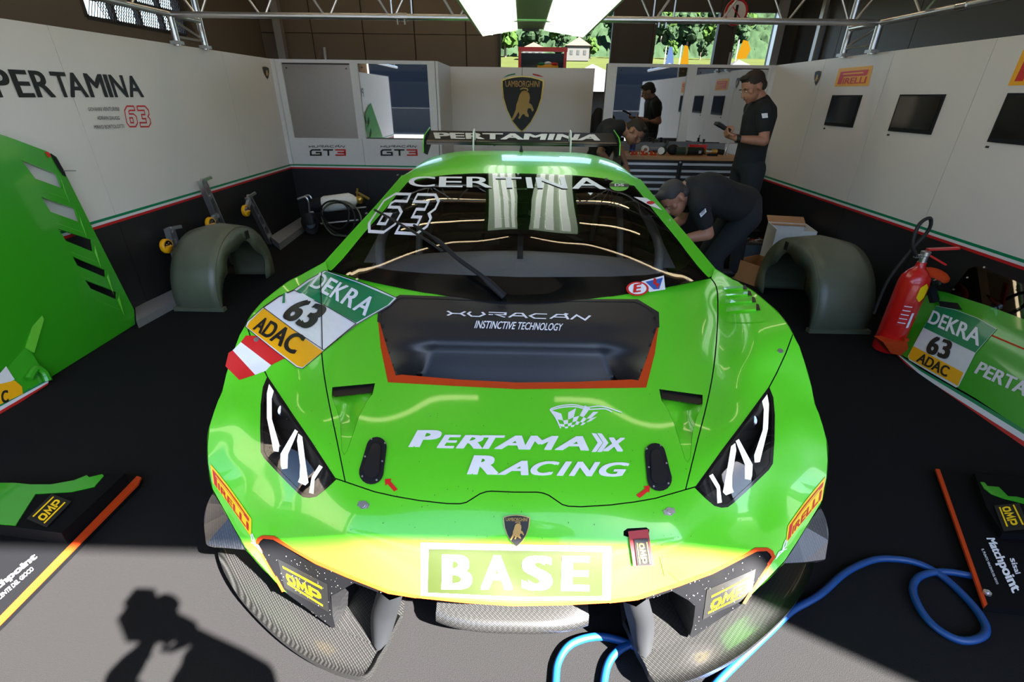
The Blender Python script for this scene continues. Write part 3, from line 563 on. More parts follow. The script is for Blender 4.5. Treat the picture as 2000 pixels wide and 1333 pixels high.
tube('roll_cage_tube', [(-.6, 3.05, 1.14), (0, 3.05, 1.15), (.6, 3.05, 1.14)], .02, 'cage', CAR); tube('roll_cage_tube', [(-.6, 4.0, 1.1), (.55, 4.0, .5)], .018, 'cage', CAR); tube('roll_cage_tube', [(-.6, 4.0, .5), (-.6, 4.0, 1.08), (0, 4.0, 1.12), (.6, 4.0, 1.08), (.6, 4.0, .5)], .022, 'cage', CAR, 3)
b = MB(); b.box((0.005, 2.45, .92), (.03, .03, .2)); b.build('screen_post', 'rubber', CAR)
for sx in (-.38,):
    b = MB(); b.box((sx, 3.6, .75), (.46, .10, .62), Matrix.Rotation(-.25, 3, 'X')); b.box((sx, 3.35, .56), (.46, .5, .1)); b.box((sx-.21, 3.5, .95), (.05, .22, .24)); b.box((sx+.21, 3.5, .95), (.05, .22, .24)); o = b.build('racing_seat', 'cockpit', CAR)
b = MB(); b.loft([(-.38+.16*math.cos(a), 2.85+.03*math.sin(a), .86+.11*math.sin(a)) for a in np.linspace(0, 2*math.pi, 20)[:-1]], .014, 8, closed=True); b.build('steering_wheel', 'rubber', CAR, True)
# mirror card and monitor below the roof
q = [P(x, y, y=2.78) for x, y in [(897, 428), (1133, 426), (1137, 450), (1125, 460), (905, 455), (893, 446)]]; b = MB(); b.prism(q, (0, .02, 0)); b.build('rear_view_panel', 'drawer', CAR)
q = [P(x, y, y=2.76) for x, y in [(1000, 397), (1032, 397), (1032, 419), (1000, 419)]]; b = MB(); b.prism(q, (0, .04, 0)); b.build('camera_display', 'screen', CAR)
# wiper
wp = [WSC.px(np.array([[x, y]], float), .03)[0][0] for x, y in [(737, 420), (780, 444), (840, 480), (868, 500)]]; wa = [WSC.px(np.array([[x, y]], float), h)[0][0] for (x, y), h in [((815, 455), .045), ((862, 487), .06), ((900, 520), .06), ((945, 552), .05), ((985, 584), .02)]]
b = MB(); b.loft(spl(wp, 4), .006, 6); o = b.build('wiper_blade', 'rubber', CAR, True); b = MB(); b.loft(spl(wa, 4), [.006]*4+[.010]*9+[.016]*4, 8); b.build('wiper_arm', 'matte_black', CAR, True)
for x, y in [(698, 547), (1342, 547), (777, 343), (1184, 349), (1012, 341), (716, 418), (1309, 430)]:
    p, n = WSC.px(np.array([[x, y]], float), .002); b = MB(); b.cyl(p[0], p[0]+n[0]*.004, .006 if y > 500 else .007, n=10); b.build('windscreen_screw', 'alu', CAR)
b = MB(); b.cyl((0, 3.7, 1.24), (0, 3.7, 1.29), .014, .004, 8); b.build('antenna', 'rubber', CAR)
# ---- flush latches, fasteners, badge, tow strap
for s in (1, -1):
    ctr = uvr([(1283, 912)])[0]; ang = -.19
    def cap(r0, r1, h):
        pts = []
        for t in np.linspace(-math.pi, 0, 10): pts.append((r0*math.cos(t), -h+r0*math.sin(t)))
        for t in np.linspace(0, math.pi, 10): pts.append((r1*math.cos(t), h+r1*math.sin(t)))
        return np.array([(ctr[0]+x*math.cos(ang)-y*math.sin(ang), ctr[1]+x*math.sin(ang)+y*math.cos(ang)) for x, y in pts])*[s, 1]
    l = sheet('bonnet_latch', [cap(20, 24, 25)], 'matte_black', gap=0, off=.004, step=10); sheet('latch_lever', [cap(10, 16, 21)], 'drawer', gap=0, off=.008, step=10, parent=l)
    for k, (x, y) in enumerate([(-15, -36), (13, -38), (-17, 0), (18, -2), (-14, 38), (15, 37)]):
        q = np.array([[ctr[0]+x*math.cos(ang)-y*math.sin(ang), ctr[1]+x*math.sin(ang)+y*math.cos(ang)]])*[s, 1]; p, n = BODY.at(q); b = MB(); b.cyl(p[0]+n[0]*.003, p[0]+n[0]*.007, .0028, n=8); b.build('screw', 'alu_dull', l)
def fastener(px, py, r=.012, ears=True):
    p, n = BODY.px(np.array([[px, py]], float)); p, n = Vector(p[0]), Vector(n[0]); b = MB(); b.cyl(p, p+n*.003, r, n=16); t = n.cross(Vector((0, 0, 1))).normalized()
    if ears: b.bar(p-t*r*1.5+n*.001, p+t*r*1.5+n*.001, r*1.2, .002, up=tuple(n)); b.cyl(p+n*.003, p+n*.005, r*.6, n=12)
    o = b.build('fastener', 'alu', CAR)
for q in [(710, 987), (1307, 1000), (501, 664), (1524, 686)]: fastener(*q, r=.012 if q[1] > 900 else .009, ears=q[1] > 900)
sheet('slot_edge', [inset(tow, -1.5)], 'gap_black', gap=0, back=.02, step=8)
TOW = decal('tow_strap', [np.array([(1225, 1038), (1264, 1034), (1268, 1060), (1275, 1102), (1235, 1104), (1230, 1070)], float)], BODY, 'strap_red', CAR, .008, 8, label='red fabric tow strap')
# ================================================================== GARAGE
XL, XR, YB, YC, ST, WT = -3.06, 3.03, 6.68, 7.85, .766, 1.972
def proj(p):
    d = np.asarray(p, float)-C0; w_ = d @ CF; return (1000+FPX*(d @ CR)/w_, 666.5-FPX*(d @ CU)/w_)
def wq(side, a0, z1, a1, z0):    # pixel quad of a rectangle on a wall: a0 = left end in the picture, a1 = right end
    f = {'L': lambda a, z: (XL, a, z), 'R': lambda a, z: (XR, a, z), 'B': lambda a, z: (a, YB, z), 'C': lambda a, z: (a, YC, z)}[side]
    return [proj(f(a0, z1)), proj(f(a1, z1)), proj(f(a1, z0)), proj(f(a0, z0))]
PLL, PLR, PLB, PLC = Plane((XL, 0, 0), (1, 0, 0)), Plane((XR, 0, 0), (-1, 0, 0)), Plane((0, YB-.008, 0), (0, -1, 0)), Plane((0, YC, 0), (0, -1, 0))
def sbox(name, c, sz, m, parent=None, rot=None):
    b = MB(); b.box(c, sz, rot); return b.build(name, m, parent, struct=parent is None)
floor = sbox('floor', (0, 3.3, -.05), (9.6, 9.0, .1), 'carpet')
ground = sbox('ground', (0, -20.2, -.07), (90, 38, .1), 'tarmac')
ground2 = sbox('ground', (10, 28.8, -.07), (120, 42, .1), 'paddock')
sbox('ceiling', (0, 4.4, 4.45), (9.0, 11.4, .1), 'ceiling')
for i in range(10): sbox('trim_%d' % (10+i), (0, -.9+1.05*i, 4.33), (8.8, .22, .14), 'hall')  # unseen ceiling ribs, added so the windscreen reflects bands
def booth_wall(name, side, seams, out):
    """white upper panels, black lower panels and the three-colour stripe, each piece on its own"""
    sgn = -1 if side == 'L' else 1; xw = XL if side == 'L' else XR
    core = sbox(name, (xw+sgn*.04, (seams[0]+seams[-1])/2, WT/2), (.05, seams[-1]-seams[0], WT-.004), 'hall_dark')
    for a, b_ in zip(seams[:-1], seams[1:]):
        sbox('panel', (xw+sgn*.008, (a+b_)/2, (ST+.0+WT)/2), (.016, b_-a-.004, WT-ST), 'wall_white', core)
        sbox('lower_panel', (xw+sgn*.008, (a+b_)/2, (ST-.057)/2), (.016, b_-a-.003, ST-.057), 'wall_black', core)
    L = seams[-1]-seams[0]; m = (seams[-1]+seams[0])/2
    for k, mm in enumerate(['stripe_green', 'stripe_white', 'stripe_red']): sbox('stripe', (xw+sgn*.007, m, ST-.0095-.019*k), (.018, L, .019), mm, core)
    return core
WLf = booth_wall('wall_left', 'L', [1.0, 1.9, 3.6, 5.6, YB+.02], -1)
s1 = P(1950, 72, x=XR)[1]; s2 = P(1703, 240, x=XR)[1]
WRt = booth_wall('wall_right', 'R', [-.4, s1-1.25, s1, s2, 5.6, YB+.02], 1)
# back wall: cabinets with mirrors left and right of the recessed panel
xa, xb = P(853, 117, z=WT)[0], P(1187, 122, z=WT)[0]; xa = P(853, 200, y=YB)[0]; xb = P(1184, 160, y=YB)[0]
def rect_px(q, y=YB): p = [P(a, b, y=y) for a, b in q]; return (p[0][0]+p[3][0])/2, (p[1][0]+p[2][0])/2, (p[2][2]+p[3][2])/2, (p[0][2]+p[1][2])/2
m1 = rect_px([(551, 126), (685, 126), (698, 270), (574, 270)]); m2 = rect_px([(698, 125), (836, 125), (841, 270), (714, 270)]); m3 = rect_px([(1202, 130), (1344, 132), (1322, 278), (1195, 279)]); m4 = rect_px([(1360, 134), (1500, 136), (1472, 281), (1340, 279)])
def back_cabinet(x0, x1, mir):
    core = sbox('wall_back', ((x0+x1)/2, YB+.06, WT/2), (x1-x0, .08, WT-.004), 'hall_dark'); xs = [x0]+[v for m in mir for v in (m[0], m[1])]+[x1]; z0 = min(m[2] for m in mir); z1 = max(m[3] for m in mir)
    for a, b_ in zip(xs[::2], xs[1::2]): sbox('frame_post', ((a+b_)/2, YB+.008, (z0+z1)/2), (b_-a, .03, z1-z0), 'frame_white', core)
    sbox('frame_top', ((x0+x1)/2, YB+.008, (z1+WT)/2), (x1-x0, .03, WT-z1), 'frame_white', core)
    md = (mir[0][1]+mir[1][0])/2
    for a, b_ in ((x0, md), (md, x1)):
        sbox('panel', ((a+b_)/2, YB+.008, (z0+ST)/2), (b_-a-.004, .03, z0-ST), 'frame_white', core); sbox('lower_panel', ((a+b_)/2, YB+.008, (ST-.057)/2), (b_-a-.003, .03, ST-.057), 'wall_black', core)
    for k, mm in enumerate(['stripe_green', 'stripe_white', 'stripe_red']): sbox('stripe', ((x0+x1)/2, YB+.006, ST-.0095-.019*k), (x1-x0, .034, .019), mm, core)
    return core, z0, z1
cL, z0L, z1L = back_cabinet(XL, xa, [m1, m2]); cR, z0R, z1R = back_cabinet(xb, XR, [m3, m4])
for i, (m, c, mm) in enumerate([(m1, cL, 'grey_mirror'), (m2, cL, 'mirror'), (m3, cR, 'mirror'), (m4, cR, 'mirror')]):
    o = sbox('mirror_pane', ((m[0]+m[1])/2, YB+.018, (m[2]+m[3])/2), (m[1]-m[0], .01, m[3]-m[2]), mm, c); o['label'] = ['brushed grey mirror pane', 'clear mirror pane', 'clear mirror pane', 'clear mirror pane'][i]
    b = MB()
    for sx in (m[0]+.05, m[1]-.05): b.cyl((sx, YB+.005, m[3]-.04), (sx, YB+.014, m[3]-.04), .008, n=8)
    b.build('mirror_clip', 'black_print', c)
b = MB(); b.box((XL+.02, YB-.02, (WT+ST)/2), (.05, .05, WT-ST)); b.build('trim_1', 'frame_white', struct=True)
b = MB(); b.box((XR-.02, YB-.02, (WT+ST)/2), (.05, .05, WT-ST)); b.build('trim_2', 'frame_white', struct=True)
xc0, xc1 = P(886, 200, y=YC)[0], P(1157, 200, y=YC)[0]
ret = sbox('wall_return', (xa+.02, (YB+YC)/2+.03, WT/2), (.03, YC-YB+.05, WT-.002), 'frame_white')
sbox('lower_panel', (xa+.036, (YB+YC)/2, ST/2), (.004, YC-YB-.05, ST), 'wall_black', ret)
ctrw = sbox('wall_center', ((xa+xc1)/2, YC+.03, WT/2), (xc1-xa, .04, WT), 'hall_dark')
for a, b_ in ((xa+.03, -.012), (-.008, xc1)): sbox('panel', ((a+b_)/2, YC+.005, (ST+WT)/2), (b_-a-.003, .01, WT-ST), 'wall_white', ctrw)
sbox('lower_panel', ((xa+xc1)/2, YC+.005, ST/2), (xc1-xa, .01, ST-.004), 'wall_black', ctrw)
# ---- hall shell
HX0, HX1, HY = -4.4, 4.5, 9.4
def op(x0, y0, x1, y1): a = P(x0, y0, y=HY); c = P(x1, y1, y=HY); return a[0], c[0], a[2]
o1, o2, o3 = op(978, 25, 1192, 100), op(1283, 38, 1394, 100), op(1441, 25, 1502, 100)
zt = 2.86; zs = []
hall = sbox('wall_hall_back', (0, HY+.06, 4.4-.35), (9, .08, .7), 'hall_dark')
sbox('header_panel', ((o1[0]+HX1)/2, HY+.02, (zt+3.7)/2), (HX1-o1[0], .06, 3.7-zt), 'hall_dark', hall)
sbox('backing', ((HX0+o1[0])/2-.02, HY+.10, 1.9), (o1[0]-HX0, .05, 3.8), 'hall_dark', hall)  # dark sheet added to stop light leaking through the panel seams
x = HX0; k = 0
while x < o1[0]-.05:
    x1_ = min(x+.86, o1[0]-.02)
    for za, zb in ((0, 1.2), (1.21, 2.5), (2.51, 3.7)): sbox('panel', ((x+x1_)/2, HY+.03, (za+zb)/2), (x1_-x-.018, .05, zb-za), 'hall', hall)
    x += .86
for a, b_ in ((o1[1], o2[0]), (o2[1], o3[0]), (o3[1], HX1)):
    n = max(1, round((b_-a)/.5))
    for i in range(n): aa = a+(b_-a)*i/n; bb = a+(b_-a)*(i+1)/n; sbox('pillar_panel', ((aa+bb)/2, HY+.03+.06*(i % 2), 1.6), (bb-aa-.012, .12, 3.2), 'hall' if i % 2 else 'hall_dark', hall)
for o_ in (o1, o2, o3):
    for xx in (o_[0]-.02, o_[1]+.02): sbox('door_track', (xx, HY-.03, 1.6), (.05, .06, 3.2), 'hall_dark', hall)
wlh = sbox('wall_hall_left', (HX0-.05, 4.3, .95), (.1, 11, 1.9), 'hall')
wy0, wz1 = P(165, 20, x=HX0)[1:]; wy1, wz0 = P(356, 47, x=HX0)[1:]; wz0 = 2.26; wz1 = max(wz1, 2.72); wy1 = P(356, 40, x=HX0)[1]
sbox('panel', (HX0-.05, (-1.2+wy0)/2, 3.2), (.1, wy0+1.2, 2.6), 'hall', wlh); sbox('panel', (HX0-.05, (wy1+9.8)/2, 3.2), (.1, 9.8-wy1, 2.6), 'hall', wlh)
sbox('panel', (HX0-.05, (wy0+wy1)/2, (1.9+wz0)/2), (.1, wy1-wy0, wz0-1.9), 'hall', wlh); sbox('panel', (HX0-.05, (wy0+wy1)/2, (wz1+4.4)/2), (.1, wy1-wy0, 4.4-wz1), 'hall', wlh)
win = MB()
for i in range(5): yy = wy0+(wy1-wy0)*i/4; win.box((HX0-.02, yy, (wz0+wz1)/2), (.05, .05, wz1-wz0))
for z in (wz0, (wz0+wz1)/2, wz1): win.box((HX0-.02, (wy0+wy1)/2, z), (.05, wy1-wy0, .04))
WIN = win.build('window_1', 'hall_dark', struct=True)
g = MB(); n = 44
for i in range(n): yy = wy0+(wy1-wy0)*i/n; g.bar((HX0+.02, yy, wz0), (HX0+.02, yy+.25, wz1), .006, .006); g.bar((HX0+.02, yy+.25, wz0), (HX0+.02, yy, wz1), .006, .006)
o = g.build('window_mesh', 'hall_dark', WIN); o['kind'] = 'stuff'
wrh = sbox('wall_hall_right', (HX1+.05, 4.3, 2.2), (.1, 11, 4.4), 'hall_dark')
for i in range(7): sbox('panel', (HX1-.01, -.9+1.5*i+.75, 2.9), (.02, 1.49, 3.0), 'perforated', wrh)
HD = -1.2
hf = MB(); hf.box((0, HD-.06, 4.08), (9, .12, .64)); hf.prism([(3.56, HD, 3.77), (4.5, HD, 3.77), (4.5, HD, 0), (4.25, HD, 0), (4.12, HD, 2.35), (3.86, HD, 3.01)], (0, -.12, 0)); hf.box((-4.3, HD-.06, 1.9), (.3, .12, 3.8))  # unseen; right side slanted to throw the diagonal shadow edge on the floor
hf.build('wall_front', 'hall', struct=True)
for i, x in enumerate((-4.0, 4.1)): sbox('trim_%d' % (3+i), (x, 9.2, 2.2), (.12, .12, 4.4), 'alu_dull')
# conduits on the rear wall
for i, (x, t) in enumerate(((457, 0), (632, 60), (1430, 60))):
    pt = P(x, 90, y=HY-.05); b = MB(); b.cyl((pt[0], HY-.04, 0), (pt[0], HY-.04, 2.3), .035, n=10); tag(b.build('drain_pipe', 'alu_dull', smooth=True), ['galvanised pipe on the brown wall above the leftmost mirror', 'galvanised pipe on the brown wall above the second mirror', 'galvanised pipe on the pillar behind the right mirrors'][i], 'pipe')
b = MB(); bt = P(1605, 40, x=4.40); b.bar((4.40, bt[1], .0), (4.40, bt[1], 3.0), .09, .05); tag(b.build('steel_post', 'alu_dull'), 'pale steel post rising behind the right-hand wall corner', 'post')
# round prohibition sign on the pillar
sp = P(1438, 24, y=HY-.08); t = thing('prohibition_sign', (sp[0], HY-.08, sp[2]), 'round red-ringed white sign high on the rear pillar', 'sign')
b = MB(); b.cyl((sp[0], HY-.06, sp[2]), (sp[0], HY-.075, sp[2]), .19, n=28); b.build('sign_plate', 'white', t, True); b = MB(); b.loft([(sp[0]+.17*math.cos(a), HY-.08, sp[2]+.17*math.sin(a)) for a in np.linspace(0, 2*math.pi, 29)[:-1]], .018, 6, closed=True); b.bar((sp[0]-.11, HY-.08, sp[2]+.11), (sp[0]+.11, HY-.08, sp[2]-.11), .02, .01); b.build('ring', 'red', t, True); b = MB(); b.box((sp[0], HY-.078, sp[2]), (.04, .006, .2)); b.build('pictogram', 'black_print', t)
# ---- aluminium truss frame standing on the booth walls
TZ = 2.25; ty = 4.86
TZ = float(P(1010, 36, y=ty)[2]); TR = thing('aluminium_truss', (0, ty, WT), 'silver aluminium truss frame standing on top of the booth walls', 'truss')
def chord(a, b_, r=.024): b = MB(); b.cyl(a, b_, r, n=12); b.build('chord', 'alu', TR, True)
def brace(a, b_, r=.010): b = MB(); b.cyl(a, b_, r, n=8); b.build('brace', 'alu', TR, True)
chord((XL, ty, TZ), (XR, ty, TZ)); chord((XL, ty, TZ+.36), (XR, ty, TZ+.36))
n = 22; dx = (XR-XL)/n
for i in range(n):
    x0 = XL+dx*i
    if i in (7, 15): brace((x0, ty, TZ), (x0, ty, TZ+.36)); brace((x0+.17, ty, TZ), (x0+.17, ty, TZ+.36))
    a, c = ((0, .36) if i % 2 else (.36, 0)); brace((x0+.02, ty, TZ+a), (x0+dx-.02, ty, TZ+c))
for s, xw in ((-1, XL+.03), (1, XR-.03)):
    y2 = ty+.42; chord((xw, .2, TZ), (xw, ty, TZ)); chord((xw, .2, TZ+.36), (xw, ty, TZ+.36)); chord((xw-s*.0, ty, WT-.01), (xw, ty, TZ), .028); chord((xw, y2, WT-.01), (xw, y2, TZ+.36), .028); chord((xw, ty, TZ), (xw, y2, TZ)); brace((xw, ty, WT+.06), (xw, y2, WT+.06)); brace((xw, ty, TZ-.03), (xw, y2, WT+.07))
    for i in range(11): y0 = .4+i*.4; brace((xw, y0, TZ+(.36 if i % 2 else 0)), (xw, y0+.38, TZ+(0 if i % 2 else .36)))
    for q in ((ty, .0), (y2, .0)): b = MB(); b.box((xw, q[0], WT+.012), (.07, .09, .025)); b.build('foot_clamp', 'alu_dull', TR)
    for yy in (ty-.9, 3.0): b = MB(); b.cyl((xw, yy, TZ), (xw, yy+.09, TZ), .03, n=12); b.build('coupler', 'chrome', TR, True)
for x in (XL+dx*7+.08, XL+dx*15+.08): b = MB(); b.cyl((x-.05, ty, TZ), (x+.05, ty, TZ), .029, n=12); [b.cyl((x+k, ty-.02, TZ-.02), (x+k, ty-.02, TZ-.055), .008, n=6) for k in (-.03, .03)]; b.build('coupler', 'alu', TR, True)
# ---- hanging light fixture over the car
fy = 5.5; A = [P(943, 71, y=fy), P(1011, 59, y=fy), P(1062, 59, y=fy), P(1139, 71, y=fy)]; n0 = 2.9
FX = thing('ceiling_light', (0, 4.2, 2.3), 'long twin-panel hanging ceiling light over the green car', 'ceiling light')
xo0, xi0, xi1, xo1 = A[0][0], A[1][0], A[2][0], A[3][0]; zo, zi = A[0][2], A[1][2]
def slab(name, x0, z0, x1, z1, m, th=.03, inset_=0.): b = MB(); b.prism([(x0+inset_, n0+inset_, z0), (x1-inset_, n0+inset_, z1), (x1-inset_, fy-inset_, z1), (x0+inset_, fy-inset_, z0)], (0, 0, th)); return b.build(name, m, FX)
slab('housing', xo0-.03, zo+.012, xi0, zi+.012, 'fixture', .05); slab('housing', xi1, zi+.012, xo1+.03, zo+.012, 'fixture', .05); slab('centre_panel', xi0, zi+.01, xi1, zi+.01, 'fixture', .06)
slab('diffuser', xo0, zo, xi0, zi, 'lightbox', .01); slab('diffuser', xi1, zi, xo1, zo, 'lightbox', .01)
for (a, za, c, zc) in ((xo0, zo, xi0, zi), (xi1, zi, xo1, zo)):
    for k in (.22, .5, .78): b = MB(); xx = a+(c-a)*k; zz = za+(zc-za)*k-.004; b.bar((xx, n0+.08, zz), (xx, fy-.06, zz), .055, .004); b.build('tube', 'tube', FX)
b = MB(); b.box(((xi0+xi1)/2, fy-.03, zi), (.16, .02, .02)); b.build('socket', 'black_print', FX)
for x, y in ((xo0+.1, fy-.6), (xo1-.1, fy-.6), (xo0+.1, n0+.4), (xo1-.1, n0+.4)): b = MB(); b.cyl((x, y, zi+.05), (x, y, 4.4), .004, n=6); b.build('hanging_wire', 'alu_dull', FX)
# warm tube lamps under the hall ceiling
for i, (y, l) in enumerate(((3.3, 'warm tube lamp under the ceiling, nearest the garage door'), (5.4, 'warm tube lamp under the ceiling, midway back'), (7.6, 'warm tube lamp under the ceiling, nearest the rear doors'))):
    for sx in (-1, 1):
        t = thing('batten_light', (sx*1.7, y, 4.3), l+(', left of the middle' if sx < 0 else ', right of the middle'), 'ceiling light', 'battens under the hall ceiling')
        b = MB(); b.cyl((sx*1.7-1.2, y, 4.22), (sx*1.7+1.2, y, 4.22), .045, n=10); b.build('tube', 'tube_warm', t, True); b = MB(); b.box((sx*1.7, y, 4.31), (2.6, .12, .07)); b.build('housing', 'frame_white', t)
# ---- writing on the walls
def shield(parent, quad, surf, off=.004, small=False):
    S = quad_map(quad); out = [(.5, 0), (.3, .012), (.1, .045), (.0, .075), (.0, .16), (.03, .38), (.12, .60), (.27, .82), (.42, .95), (.5, 1), (.58, .95), (.73, .82), (.88, .60), (.97, .38), (1, .16), (1, .075), (.9, .045), (.7, .012)]
    a = np.array(out); c = np.array([.5, .42]); st = .5 if not small else 3
    decal('crest_border', [S(a)], surf, 'badge_edge' if not small else 'gold', parent, off, 30); decal('crest_field', [S(c+(a-c)*[.93, .95])], surf, 'black_print', parent, off+.002, 30)
    bull = [(.48, .27), (.43, .33), (.40, .42), (.36, .50), (.35, .58), (.30, .68), (.25, .76), (.29, .78), (.36, .70), (.42, .62), (.44, .68), (.41, .74), (.45, .75), (.50, .68), (.55, .66), (.58, .70), (.66, .72), (.66, .68), (.62, .62), (.64, .56), (.70, .56), (.75, .62), (.78, .59), (.73, .50), (.66, .46), (.68, .38), (.66, .30), (.60, .26), (.54, .25)]
    decal('crest_bull', [S(np.array(bull))], surf, 'gold', parent, off+.004, 25)
    if not small:
        decal('crest_tail', [S(np.array([(.60, .28), (.645, .24), (.61, .205), (.50, .20), (.44, .225), (.45, .24), (.51, .222), (.59, .228), (.61, .245), (.58, .28)]))], surf, 'gold', parent, off+.004, 25)
        text('LAMBORGHINI', S(np.array([(.09, .085), (.91, .085), (.89, .19), (.11, .19)])), surf, 'gold', parent, off+.004, .012, sub=15)
shield(ctrw, wq('C', float(P(979, 150, y=YC)[0]), float(P(1020, 148, y=YC)[2]), float(P(1063, 150, y=YC)[0]), float(P(1020, 259, y=YC)[2])), PLC, .004)
for q, m in (([(982, 152), (992, 146), (1006, 143), (1007, 145.5), (995, 148)], 'stripe_green'), ([(1040, 143.5), (1052, 146), (1063, 151), (1050, 149), (1041, 146.5)], 'stripe_red')): decal('crest_flash', [np.array(q)], PLC, m, ctrw, .004)
text('SQUADRA CORSE', [(948, 276), (1092, 276), (1092, 286), (949, 285)], PLC, 'black_print', ctrw, .004, .01)
def hcar():      # angular lettering drawn with strokes, on a 0..1 high grid
    L = [[[(0, 1), (.35, .5), (1.05, .5), (1.4, 1)], [(0, 0), (.35, .5)], [(1.05, .5), (1.4, 0)]],
         [[(.2, 1), (0, .55), (.3, 0), (.9, 0), (1.3, .5), (1.1, 1)]], [[(0, 1), (1.3, 1), (1.3, .55), (.6, .55), (1.3, 0)], [(0, .5), (.35, .5)]],
         [[(0, 0), (.5, 1), (1.0, 1), (1.4, 0)], [(.3, .42), (1.15, .42)]], [[(1.3, 1), (.4, 1), (0, .5), (.4, 0), (1.3, 0)]],
         [[(0, 0), (.45, 1), (1.1, 1), (1.4, 0)], [(.3, .42), (1.2, .42)], [(1.0, 1.3), (1.3, 1.1)]], [[(0, 0), (.35, 1), (1.1, 0), (1.4, 1)]]]
    out = []; x = 0
    for l in L: out += [[(a+x, b_) for a, b_ in s_] for s_ in l]; x += 1.62
    return strokes(out, .2)
HV, HF = hcar()
def hur(quad, surf, m, parent, off): shape_in_quad('lettering', HV, HF, quad, surf, m, parent, off, 20)
def gt3(quad, surf, parent, off):
    V, F = strokes([[(1.2, .9), (.2, .9), (0, .7), (0, .1), (1.2, .1), (1.2, .5), (.6, .5)], [(1.5, .9), (2.7, .9)], [(2.1, .9), (2.1, 0)]], .22); V2, F2 = strokes([[(2.95, .9), (4.1, .9), (4.1, .1), (2.95, .1)], [(3.2, .5), (4.1, .5)]], .22)
    bx = (-.1, -.05, 4.2, 1.05); shape_in_quad('lettering', V, F, quad, surf, 'black_print', parent, off, 20, bx); shape_in_quad('lettering', V2, F2, quad, surf, 'red', parent, off, 20, bx)
hur([(602, 283), (674, 283), (674, 289), (603, 289)], PLB, 'black_print', cL, .004); gt3([(605, 291), (675, 291), (676, 305), (606, 305)], PLB, cL, .004); hur([(742, 283), (814, 283), (814, 289), (743, 289)], PLB, 'black_print', cL, .004); gt3([(743, 291), (815, 291), (816, 305), (744, 305)], PLB, cL, .004)
def yz(px, py, x=XL): p = P(px, py, x=x); return p[1], p[2]
ya = yz(10, 135); yb_ = yz(281, 190); spaced('PERTAMINA', wq('L', ya[0]-.125, ya[1], yb_[0], yb_[1]), PLL, 'black_print', WLf, [.9, .85, 1, .9, 1.15, 1.2, .28, 1.05, 1.15], .10, .004, .03, 0, 30)
S6 = [(.9, 1), (.25, 1), (0, .75), (0, .25), (.25, 0), (.75, 0), (1, .25), (1, .45), (.8, .62), (.35, .62)]
def num63(w_):   # outline-style blocky 6 and 3
    six = [(.95, 1), (.35, 1), (.06, .8), (0, .2), (.2, 0), (.75, 0), (1, .2), (1, .5), (.8, .63), (.4, .63), (.4, .74), (.5, .8), (.98, .8), (.95, 1)]; six_in = [(.36, .44), (.64, .44), (.64, .2), (.36, .2), (.36, .44)]
    thr = [(1.25, 1), (1.95, 1), (2.2, .82), (2.2, .62), (2.05, .5), (2.2, .38), (2.2, .18), (1.95, 0), (1.2, 0), (1.2, .2), (1.82, .2), (1.82, .4), (1.5, .4), (1.5, .6), (1.82, .6), (1.82, .8), (1.25, .8), (1.25, 1)]
    return strokes([six, six_in, thr], w_)
q63 = wq('L', yz(240, 206)[0], yz(240, 206)[1], yz(296, 248)[0], yz(296, 249)[1]); V, F = num63(.07); shape_in_quad('number_outline', V, F, [(238, 206), (288, 206), (296, 249), (248, 249)], PLL, 'red', WLf, .004, 0)
for txt, q in (('GIOVANNI VENTURINI', [(170, 210), (231, 209), (232, 217), (172, 217)]), ('ADRIAN ZAUGG', [(188, 227), (232, 227), (233, 234), (190, 234)]), ('MIRKO BORTOLOTTI', [(182, 245), (240, 243), (242, 250), (184, 252)])): text(txt, q, PLL, 'black_print', WLf, .004, 0)
shield(WLf, [(511, 129), (524, 131), (528, 156), (516, 154)], PLL, .004, True); shield(WRt, [(1593, 139), (1606, 137), (1600, 168), (1588, 166)], PLR, .004, True)
def pirelli(quad, surf, parent, off, red='red', yel='amber', name='tyre_sponsor_sign'):
    S = quad_map(quad); decal('sign_plate', [S(np.array([(0, 0), (1, 0), (1, 1), (0, 1)]))], surf, yel, parent, off, 14)
    q = lambda *p: decal('lettering', [S(np.array(p))], surf, red, parent, off+.0015, 12)
    q((.10, .20), (.92, .18), (.91, .42), (.86, .48), (.23, .48), (.21, .88), (.08, .88)); decal('letter_cut', [S(np.array([(.20, .30), (.80, .285), (.80, .36), (.20, .37)]))], surf, yel, parent, off+.003, 12)
    text('IRELLI', S(np.array([(.25, .56), (.92, .53), (.91, .86), (.24, .88)])), surf, red, parent, off+.0015, .03, .0)
pirelli([(1639, 134), (1706, 128), (1696, 168), (1630, 169)], PLR, WRt, .003, 'red'); p0 = yz(1999, 98, XR); pirelli(wq('R', p0[0], p0[1], p0[0]-.42, p0[1]-.19), PLR, WRt, .003)
def monitor(q, label):
    pts = [PLR.px(np.array([a], float))[0][0] for a in q]; ys = [p[1] for p in pts]; zs_ = [p[2] for p in pts]; y0, y1 = min(ys), max(ys); y1 = (pts[0][1]+pts[3][1])/2; y0 = (pts[1][1]+pts[2][1])/2; z1 = (pts[0][2]+pts[1][2])/2; z0 = (pts[2][2]+pts[3][2])/2
    t = thing('wall_monitor', (XR, (y0+y1)/2, z0), label, 'monitor', 'monitors on the right wall'); b = MB(); b.box((XR-.006, (y0+y1)/2, (z0+z1)/2), (.012, y1-y0, z1-z0)); b.build('bezel', 'matte_black', t); b = MB(); b.box((XR-.013, (y0+y1)/2, (z0+z1)/2+.008), (.004, y1-y0-.03, z1-z0-.04)); b.build('screen', 'screen', t)
    b = MB(); b.box((XR-.004, y1-.01, z0-.03), (.008, .02, .012)); b.build('sensor', 'black_print', t)
